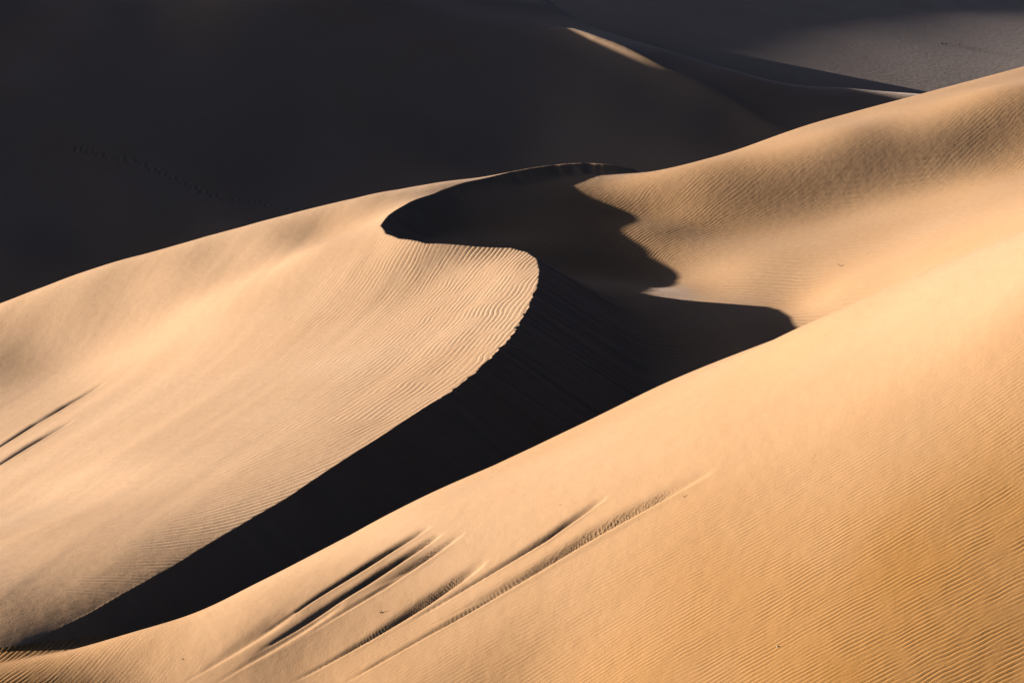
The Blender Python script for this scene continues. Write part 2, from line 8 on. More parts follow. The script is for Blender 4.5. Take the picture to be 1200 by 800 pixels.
'G': dict(a0=-34,b0=465,ha=2,hb=2,na=37,nb=63,c=[-0.77,-0.44,-0.11,0.23,0.57,0.92,1.26,1.59,1.9,2.16,2.38,2.52,2.6,2.61,2.55,2.45,2.3,2.13,1.95,1.76,1.59,1.43,1.29,1.19,1.12,1.08,1.08,1.12,1.19,1.29,1.41,1.55,1.69,1.83,1.96,2.07,2.14,2.17,2.15,2.06,1.9,1.64,1.28,0.82,0.23,-0.48,-1.33,-2.31,-3.43,-4.69,-6.08,-7.59,-9.22,-10.96,-12.8,-14.71,-16.71,-18.76,-20.87,-23.02,-25.2,-27.4,-29.61,-1.11,-0.79,-0.46,-0.12,0.22,0.57,0.91,1.25,1.57,1.85,2.07,2.21,2.28,2.28,2.21,2.08,1.92,1.74,1.54,1.35,1.17,1,0.87,0.77,0.71,0.69,0.7,0.76,0.85,0.97,1.12,1.28,1.45,1.62,1.78,1.92,2.03,2.09,2.1,2.04,1.9,1.67,1.34,0.9,0.33,-0.37,-1.21,-2.2,-3.32,-4.59,-6,-7.54,-9.19,-10.96,-12.82,-14.77,-16.79,-18.87,-21,-23.17,-25.37,-27.59,-29.82,-1.46,-1.13,-0.81,-0.47,-0.14,0.21,0.56,0.91,1.24,1.54,1.77,1.91,1.97,1.95,1.86,1.72,1.54,1.34,1.13,0.93,0.74,0.57,0.44,0.35,0.3,0.29,0.32,0.39,0.5,0.65,0.82,1.01,1.22,1.42,1.61,1.78,1.92,2.01,2.05,2.02,1.91,1.71,1.41,0.99,0.44,-0.25,-1.08,-2.07,-3.2,-4.49,-5.91,-7.47,-9.16,-10.96,-12.85,-14.83,-16.88,-18.99,-21.14,-23.34,-25.55,-27.79,-30.03,-1.79,-1.47,-1.15,-0.83,-0.49,-0.15,0.2,0.56,0.92,1.24,1.48,1.62,1.67,1.63,1.51,1.35,1.15,0.93,0.7,0.49,0.3,0.14,0.01,-0.08,-0.12,-0.12,-0.07,0.02,0.15,0.32,0.52,0.74,0.98,1.21,1.44,1.64,1.81,1.93,2,2.01,1.93,1.76,1.48,1.09,0.56,-0.11,-0.94,-1.92,-3.07,-4.37,-5.82,-7.4,-9.12,-10.95,-12.88,-14.89,-16.97,-19.11,-21.29,-23.51,-25.75,-28,-30.26,-2.12,-1.81,-1.5,-1.18,-0.85,-0.52,-0.16,0.21,0.59,0.95,1.21,1.35,1.37,1.3,1.16,0.96,0.74,0.5,0.27,0.05,-0.15,-0.31,-0.44,-0.52,-0.55,-0.54,-0.48,-0.36,-0.21,-0.01,0.22,0.47,0.73,1,1.26,1.5,1.7,1.86,1.96,2,1.95,1.82,1.57,1.21,0.7,0.05,-0.77,-1.75,-2.9,-4.22,-5.7,-7.32,-9.07,-10.94,-12.91,-14.96,-17.07,-19.25,-21.46,-23.7,-25.96,-28.23,-30.51,-2.43,-2.13,-1.83,-1.52,-1.21,-0.88,-0.53,-0.15,0.27,0.68,0.95,1.07,1.06,0.96,0.79,0.57,0.32,0.06,-0.18,-0.41,-0.61,-0.77,-0.9,-0.97,-0.99,-0.97,-0.89,-0.75,-0.57,-0.35,-0.09,0.19,0.49,0.8,1.09,1.36,1.59,1.78,1.92,1.99,1.98,1.88,1.68,1.34,0.87,0.24,-0.57,-1.55,-2.71,-4.05,-5.56,-7.22,-9.02,-10.93,-12.94,-15.03,-17.19,-19.39,-21.64,-23.91,-26.19,-28.49,-30.79,-2.72,-2.44,-2.15,-1.85,-1.55,-1.23,-0.89,-0.51,-0.05,0.41,0.68,0.77,0.73,0.6,0.39,0.14,-0.12,-0.4,-0.65,-0.89,-1.09,-1.25,-1.36,-1.43,-1.44,-1.4,-1.3,-1.15,-0.95,-0.7,-0.41,-0.09,0.25,0.59,0.92,1.23,1.49,1.72,1.89,1.99,2.02,1.96,1.79,1.5,1.07,0.46,-0.33,-1.31,-2.49,-3.86,-5.4,-7.11,-8.95,-10.91,-12.97,-15.11,-17.31,-19.56,-21.84,-24.14,-26.45,-28.77,-31.09,-3,-2.72,-2.44,-2.16,-1.87,-1.57,-1.24,-0.86,-0.41,0.04,0.33,0.41,0.35,0.19,-0.04,-0.31,-0.59,-0.87,-1.14,-1.37,-1.57,-1.72,-1.83,-1.89,-1.89,-1.84,-1.73,-1.55,-1.32,-1.04,-0.72,-0.36,0.01,0.39,0.76,1.1,1.4,1.65,1.85,1.99,2.06,2.04,1.92,1.69,1.3,0.73,-0.04,-1.03,-2.23,-3.63,-5.22,-6.98,-8.88,-10.9,-13.01,-15.21,-17.45,-19.74,-22.05,-24.38,-26.72,-29.07,-31.41,-3.24,-2.98,-2.71,-2.44,-2.17,-1.89,-1.59,-1.27,-0.92,-0.51,-0.14,-0.03,-0.08,-0.25,-0.5,-0.78,-1.08,-1.37,-1.63,-1.86,-2.05,-2.2,-2.3,-2.35,-2.34,-2.27,-2.15,-1.96,-1.7,-1.39,-1.03,-0.63,-0.21,0.21,0.61,0.99,1.32,1.6,1.82,1.99,2.09,2.12,2.06,1.89,1.56,1.03,0.29,-0.7,-1.92,-3.37,-5.01,-6.83,-8.8,-10.89,-13.06,-15.31,-17.61,-19.94,-22.29,-24.65,-27.02,-29.39,-31.75,-3.46,-3.21,-2.96,-2.7,-2.44,-2.18,-1.91,-1.62,-1.31,-0.96,-0.65,-0.52,-0.56,-0.73,-0.98,-1.28,-1.58,-1.87,-2.13,-2.35,-2.53,-2.66,-2.75,-2.79,-2.77,-2.7,-2.56,-2.35,-2.08,-1.74,-1.34,-0.9,-0.43,0.04,0.48,0.89,1.25,1.55,1.79,1.98,2.12,2.2,2.2,2.11,1.85,1.39,0.67,-0.32,-1.57,-3.07,-4.79,-6.68,-8.72,-10.88,-13.13,-15.44,-17.78,-20.16,-22.55,-24.94,-27.33,-29.72,-32.1,-3.65,-3.41,-3.17,-2.93,-2.69,-2.44,-2.19,-1.93,-1.65,-1.38,-1.15,-1.04,-1.05,-1.21,-1.47,-1.78,-2.08,-2.37,-2.62,-2.82,-2.98,-3.1,-3.18,-3.21,-3.18,-3.1,-2.96,-2.74,-2.45,-2.08,-1.64,-1.15,-0.63,-0.11,0.38,0.82,1.2,1.5,1.75,1.96,2.12,2.25,2.33,2.33,2.19,1.8,1.11,0.12,-1.18,-2.75,-4.55,-6.53,-8.66,-10.89,-13.21,-15.58,-17.98,-20.39,-22.82,-25.24,-27.65,-30.06,-32.46,-3.81,-3.58,-3.35,-3.12,-2.89,-2.66,-2.43,-2.19,-1.96,-1.74,-1.57,-1.48,-1.49,-1.64,-1.93,-2.26,-2.57,-2.85,-3.07,-3.26,-3.4,-3.5,-3.56,-3.58,-3.56,-3.47,-3.33,-3.1,-2.8,-2.41,-1.93,-1.39,-0.81,-0.23,0.31,0.78,1.17,1.48,1.72,1.92,2.1,2.26,2.43,2.56,2.56,2.27,1.62,0.61,-0.76,-2.41,-4.3,-6.38,-8.6,-10.92,-13.31,-15.74,-18.19,-20.65,-23.1,-25.54,-27.98,-30.4,-32.81,-3.94,-3.72,-3.5,-3.29,-3.07,-2.85,-2.64,-2.42,-2.22,-2.04,-1.9,-1.82,-1.84,-2.02,-2.35,-2.72,-3.02,-3.28,-3.48,-3.64,-3.76,-3.84,-3.89,-3.9,-3.87,-3.79,-3.65,-3.44,-3.13,-2.72,-2.2,-1.6,-0.95,-0.31,0.28,0.78,1.17,1.46,1.68,1.86,2.03,2.21,2.46,2.77,2.97,2.82,2.21,1.14,-0.31,-2.07,-4.07,-6.26,-8.57,-10.98,-13.44,-15.92,-18.41,-20.9,-23.38,-25.84,-28.29,-30.72,-33.14,-4.04,-3.83,-3.62,-3.42,-3.21,-3.01,-2.81,-2.62,-2.45,-2.3,-2.19,-2.13,-2.17,-2.37,-2.73,-3.1,-3.4,-3.63,-3.82,-3.95,-4.04,-4.11,-4.14,-4.15,-4.12,-4.05,-3.92,-3.72,-3.42,-3,-2.45,-1.78,-1.06,-0.35,0.3,0.82,1.22,1.47,1.64,1.79,1.93,2.09,2.39,2.95,3.45,3.46,2.85,1.7,0.13,-1.75,-3.88,-6.17,-8.58,-11.07,-13.59,-16.12,-18.65,-21.16,-23.65,-26.12,-28.57,-31,-33.43,-4.1,-3.9,-3.71,-3.52,-3.33,-3.14,-2.96,-2.79,-2.65,-2.52,-2.45,-2.43,-2.5,-2.7,-3.02,-3.37,-3.65,-3.88,-4.05,-4.16,-4.23,-4.28,-4.3,-4.3,-4.27,-4.21,-4.1,-3.92,-3.65,-3.25,-2.67,-1.94,-1.13,-0.34,0.36,0.92,1.3,1.51,1.6,1.7,1.83,1.88,2.14,3.05,4.02,4.21,3.52,2.23,0.52,-1.5,-3.73,-6.14,-8.64,-11.19,-13.77,-16.33,-18.88,-21.4,-23.89,-26.36,-28.81,-31.24,-33.65,-4.13,-3.95,-3.76,-3.58,-3.4,-3.23,-3.07,-2.93,-2.81,-2.71,-2.67,-2.68,-2.77,-2.96,-3.23,-3.53,-3.8,-4.01,-4.16,-4.26,-4.32,-4.35,-4.35,-4.33,-4.3,-4.25,-4.17,-4.02,-3.79,-3.42,-2.84,-2.04,-1.16,-0.3,0.46,1.05,1.42,1.57,1.55,1.62,1.79,1.64,1.64,3.08,4.74,5.02,4.1,2.62,0.79,-1.33,-3.67,-6.17,-8.74,-11.35,-13.96,-16.54,-19.08,-21.6,-24.08,-26.54,-28.97,-31.39,-33.79,-4.13,-3.96,-3.79,-3.62,-3.45,-3.29,-3.15,-3.03,-2.92,-2.86,-2.83,-2.86,-2.96,-3.13,-3.36,-3.61,-3.84,-4.03,-4.16,-4.24,-4.29,-4.3,-4.29,-4.25,-4.2,-4.16,-4.09,-3.97,-3.77,-3.46,-2.9,-2.06,-1.15,-0.27,0.53,1.15,1.53,1.66,1.51,1.52,1.86,1.55,1.06,3.18,5.5,5.65,4.34,2.75,0.89,-1.27,-3.69,-6.26,-8.9,-11.54,-14.14,-16.71,-19.24,-21.73,-24.19,-26.62,-29.03,-31.43,-33.81,-4.1,-3.94,-3.77,-3.61,-3.46,-3.32,-3.19,-3.08,-3,-2.94,-2.94,-2.97,-3.07,-3.21,-3.4,-3.6,-3.79,-3.95,-4.07,-4.14,-4.17,-4.17,-4.13,-4.05,-3.96,-3.9,-3.85,-3.76,-3.54,-3.2,-2.68,-1.97,-1.14,-0.33,0.46,1.1,1.49,1.71,1.51,1.34,1.66,1.65,1.16,2.73,4.8,5.31,3.9,2.59,0.9,-1.29,-3.78,-6.42,-9.09,-11.72,-14.3,-16.82,-19.31,-21.75,-24.17,-26.57,-28.95,-31.32,-33.68,-4.04,-3.88,-3.72,-3.57,-3.43,-3.3,-3.18,-3.09,-3.02,-2.97,-2.97,-3.01,-3.09,-3.21,-3.36,-3.53,-3.68,-3.81,-3.9,-3.96,-3.98,-3.96,-3.9,-3.79,-3.66,-3.55,-3.58,-3.53,-3.21,-2.71,-2.3,-1.92,-1.3,-0.67,0.07,0.67,0.92,1.19,1.03,0.7,0.94,1.46,1.06,1.94,3.51,3.65,3.36,2.63,1.03,-1.32,-3.92,-6.62,-9.29,-11.87,-14.37,-16.82,-19.23,-21.62,-23.99,-26.35,-28.69,-31.02,-33.35,-3.94,-3.79,-3.64,-3.49,-3.36,-3.24,-3.13,-3.04,-2.98,-2.94,-2.94,-2.97,-3.04,-3.13,-3.25,-3.38,-3.5,-3.6,-3.68,-3.72,-3.73,-3.71,-3.65,-3.56,-3.46,-3.4,-3.52,-3.51,-3.12,-2.6,-2.37,-2.28,-1.84,-1.42,-0.77,-0.27,-0.27,-0.2,-0.2,-0.57,-0.3,1.01,1.2,1.48,2.66,3.65,4.54,3.45,1.36,-1.46,-4.17,-6.87,-9.45,-11.91,-14.29,-16.63,-18.96,-21.28,-23.59,-25.9,-28.2,-30.5,-32.8,-3.8,-3.66,-3.51,-3.38,-3.25,-3.13,-3.03,-2.94,-2.88,-2.85,-2.84,-2.86,-2.91,-2.98,-3.07,-3.16,-3.25,-3.33,-3.39,-3.42,-3.43,-3.42,-3.38,-3.35,-3.34,-3.41,-3.59,-3.58,-3.18,-2.78,-2.67,-2.65,-2.3,-1.93,-1.34,-0.88,-0.85,-0.74,-0.61,-1.02,-1.15,-0.26,-0.11,1.14,1.71,3.4,4.04,3.57,1.15,-2.16,-4.62,-7.14,-9.48,-11.72,-13.93,-16.16,-18.4,-20.65,-22.92,-25.18,-27.45,-29.71,-31.97,-3.63,-3.49,-3.35,-3.21,-3.09,-2.98,-2.88,-2.79,-2.73,-2.69,-2.67,-2.68,-2.71,-2.76,-2.82,-2.88,-2.94,-3,-3.04,-3.06,-3.07,-3.07,-3.06,-3.07,-3.11,-3.21,-3.33,-3.26,-2.92,-2.6,-2.43,-2.3,-2.06,-1.67,-1.07,-0.69,-0.65,-0.71,-0.72,-1.31,-2,-0.99,0.01,1.23,0.99,5.1,4.35,2.92,0.02,-3.29,-5.17,-7.16,-9.09,-11.07,-13.14,-15.29,-17.48,-19.7,-21.93,-24.16,-26.39,-28.61,-30.83,-3.42,-3.28,-3.15,-3.01,-2.89,-2.77,-2.67,-2.59,-2.52,-2.47,-2.44,-2.44,-2.44,-2.47,-2.5,-2.54,-2.57,-2.6,-2.62,-2.63,-2.64,-2.63,-2.64,-2.66,-2.7,-2.76,-2.78,-2.66,-2.37,-2.14,-1.94,-1.74,-1.62,-1.41,-0.7,-0.44,-0.58,-0.94,-1.33,-1.49,-1.29,-0.48,0.13,0.42,2.24,6.03,5.76,4.95,2.19,-0.9,-3.78,-5.93,-7.75,-9.68,-11.75,-13.93,-16.15,-18.37,-20.58,-22.78,-24.97,-27.16,-29.33,-3.18,-3.04,-2.9,-2.77,-2.64,-2.53,-2.42,-2.33,-2.26,-2.2,-2.16,-2.13,-2.12,-2.11,-2.12,-2.13,-2.14,-2.14,-2.14,-2.13,-2.12,-2.11,-2.1,-2.11,-2.12,-2.13,-2.1,-1.96,-1.77,-1.66,-1.48,-1.22,-1.03,-0.77,-0.03,-0.38,-0.71,-0.52,-0.43,-0.23,0.19,0.33,0.39,0.54,2.57,6.37,6.5,6.7,5.94,3.46,-0.26,-2.96,-5.15,-7.39,-9.71,-12.06,-14.39,-16.67,-18.88,-21.03,-23.17,-25.3,-27.41,-2.9,-2.76,-2.62,-2.48,-2.35,-2.23,-2.13,-2.03,-1.94,-1.87,-1.81,-1.76,-1.73,-1.7,-1.68,-1.66,-1.64,-1.61,-1.58,-1.55,-1.52,-1.48,-1.45,-1.43,-1.4,-1.37,-1.31,-1.22,-1.13,-1.1,-0.96,-0.73,-0.68,-0.9,-0.85,-0.67,-0.56,-0.15,-0.03,0.38,0.84,0.97,0.93,0.98,2.59,7.32,8.01,7.86,7.96,7.3,4.67,1.4,-1.6,-4.44,-7.16,-9.77,-12.27,-14.62,-16.84,-18.95,-20.99,-23.02,-25.1,-2.58,-2.44,-2.3,-2.16,-2.02,-1.9,-1.78,-1.67,-1.58,-1.49,-1.41,-1.34,-1.28,-1.23,-1.18,-1.13,-1.07,-1.02,-0.96,-0.9,-0.83,-0.76,-0.69,-0.62,-0.55,-0.47,-0.38,-0.28,-0.2,-0.14,0,0.17,0.2,0.09,0.48,1.78,1.82,1.52,1.29,1.43,1.69,1.79,1.75,1.58,2.83,8.18,9.53,8.85,8.51,8.76,7.82,4.95,1.73,-1.37,-4.34,-7.18,-9.85,-12.3,-14.53,-16.61,-18.59,-20.56,-22.59,-2.23,-2.08,-1.94,-1.79,-1.65,-1.52,-1.39,-1.27,-1.16,-1.06,-0.96,-0.87,-0.79,-0.7,-0.62,-0.54,-0.45,-0.36,-0.27,-0.17,-0.06,0.06,0.17,0.29,0.42,0.56,0.71,0.86,1.02,1.19,1.41,1.65,1.86,2.1,2.67,3.54,3.67,3.32,2.92,2.76,2.79,2.79,2.71,2.72,3.58,8.19,9.51,9.82,9.93,9.66,9.61,8.18,4.92,1.73,-1.33,-4.36,-7.2,-9.72,-11.97,-14.03,-15.99,-17.92,-19.95,-1.85,-1.7,-1.54,-1.39,-1.25,-1.1,-0.97,-0.83,-0.71,-0.59,-0.47,-0.35,-0.24,-0.13,-0.02,0.1,0.22,0.35,0.49,0.64,0.79,0.95,1.13,1.31,1.51,1.72,1.95,2.19,2.46,2.76,3.11,3.51,3.94,4.43,5.08,5.65,5.61,5.2,4.71,4.35,4.16,4.03,3.9,3.93,4.42,8.31,10.85,11.16,10.97,10.52,10.68,10.51,8.53,5.21,2,-1.28,-4.3,-6.88,-9.13,-11.21,-13.23,-15.24,-17.24,-1.44,-1.27,-1.11,-0.96,-0.8,-0.65,-0.5,-0.35,-0.21,-0.07,0.07,0.21,0.35,0.49,0.64,0.79,0.95,1.12,1.3,1.5,1.7,1.92,2.16,2.41,2.68,2.98,3.3,3.65,4.04,4.47,4.97,5.52,6.13,6.75,7.33,7.7,7.53,7.05,6.49,6.01,5.68,5.51,5.45,5.37,5.5,7.98,11.67,12.91,12.45,11.65,11.23,11.69,11.34,8.87,5.48,2.05,-1.11,-3.67,-5.9,-8,-10.09,-12.18,-14.22,-0.99,-0.82,-0.66,-0.49,-0.33,-0.16,0,0.16,0.32,0.48,0.65,0.81,0.98,1.15,1.33,1.52,1.72,1.94,2.16,2.41,2.67,2.95,3.25,3.57,3.92,4.3,4.71,5.17,5.66,6.22,6.83,7.51,8.23,8.94,9.46,9.56,9.29,8.78,8.18,7.63,7.19,6.88,6.64,6.31,6.33,8.44,11.79,13.44,13.31,12.59,12.06,12.12,12.72,12.41,10,6.21,2.76,0.14,-2.14,-4.33,-6.5,-8.66,-10.8,-0.52,-0.35,-0.17,0.01,0.18,0.36,0.53,0.71,0.89,1.07,1.25,1.45,1.64,1.85,2.06,2.29,2.53,2.79,3.07,3.36,3.68,4.01,4.38,4.77,5.2,5.66,6.16,6.7,7.29,7.93,8.61,9.34,10.06,10.71,11.12,11.15,10.86,10.36,9.76,9.17,8.64,8.21,7.84,7.58,7.88,9.55,11.89,13.35,13.59,13.2,12.74,12.57,12.84,13.63,13.68,11.67,7.87,4.75,2.14,-0.28,-2.6,-4.87,-7.09,-0.03,0.16,0.34,0.53,0.71,0.9,1.09,1.28,1.48,1.69,1.89,2.11,2.34,2.58,2.83,3.1,3.38,3.68,4,4.35,4.72,5.12,5.54,6,6.5,7.03,7.6,8.22,8.87,9.56,10.28,11,11.67,12.22,12.54,12.55,12.28,11.81,11.24,10.65,10.09,9.62,9.27,9.15,9.55,10.76,12.34,13.48,13.88,13.76,13.45,13.21,13.13,13.33,14.25,14.88,12.3,9.24,6.42,3.83,1.39,-0.96,-3.24,0.49,0.68,0.88,1.07,1.26,1.47,1.67,1.88,2.1,2.32,2.56,2.8,3.06,3.33,3.62,3.92,4.25,4.59,4.96,5.36,5.78,6.24,6.72,7.25,7.8,8.4,9.03,9.7,10.4,11.12,11.84,12.53,13.14,13.61,13.87,13.87,13.62,13.2,12.66,12.1,11.55,11.1,10.81,10.77,11.15,12.02,13.1,13.98,14.43,14.52,14.43,14.35,14.44,14.84,15.77,16.37,15,12.7,10.18,7.67,5.25,2.9,0.6,1.02,1.23,1.43,1.63,1.84,2.05,2.27,2.5,2.73,2.98,3.24,3.51,3.8,4.11,4.43,4.77,5.14,5.53,5.94,6.39,6.86,7.37,7.91,8.49,9.11,9.75,10.43,11.14,11.87,12.6,13.31,13.97,14.53,14.94,15.15,15.15,14.93,14.54,14.06,13.53,13.03,12.62,12.37,12.37,12.69,13.32,14.1,14.8,15.28,15.54,15.68,15.85,16.17,16.73,17.5,17.9,17.14,15.51,13.43,11.17,8.87,6.59,4.33,1.57,1.78,1.99,2.2,2.42,2.65,2.88,3.13,3.38,3.65,3.94,4.24,4.56,4.89,5.25,5.63,6.04,6.47,6.93,7.43,7.95,8.51,9.11,9.73,10.4,11.09,11.81,12.55,13.3,14.03,14.73,15.36,15.88,16.25,16.43,16.42,16.23,15.88,15.43,14.95,14.49,14.13,13.92,13.92,14.18,14.67,15.28,15.88,16.39,16.78,17.12,17.51,18.02,18.67,19.33,19.64,19.19,18.02,16.34,14.38,12.27,10.1,7.92,2.13,2.35,2.56,2.79,3.02,3.25,3.5,3.77,4.04,4.34,4.65,4.97,5.32,5.69,6.09,6.5,6.95,7.43,7.93,8.47,9.05,9.65,10.29,10.97,11.68,12.41,13.16,13.93,14.69,15.42,16.11,16.71,17.21,17.55,17.72,17.71,17.53,17.22,16.81,16.37,15.95,15.62,15.44,15.44,15.65,16.05,16.57,17.12,17.66,18.16,18.67,19.23,19.88,20.59,21.23,21.55,21.3,20.45,19.09,17.39,15.48,13.44,11.36,2.7,2.92,3.14,3.37,3.61,3.87,4.13,4.41,4.71,5.03,5.36,5.72,6.09,6.5,6.92,7.38,7.87,8.39,8.94,9.52,10.14,10.79,11.48,12.2,12.95,13.72,14.51,15.29,16.06,16.8,17.48,18.06,18.53,18.86,19.02,19.01,18.85,18.56,18.19,17.78,17.4,17.1,16.93,16.92,17.1,17.44,17.91,18.45,19.02,19.62,20.25,20.95,21.72,22.5,23.18,23.55,23.47,22.86,21.78,20.32,18.59,16.7,14.7]),
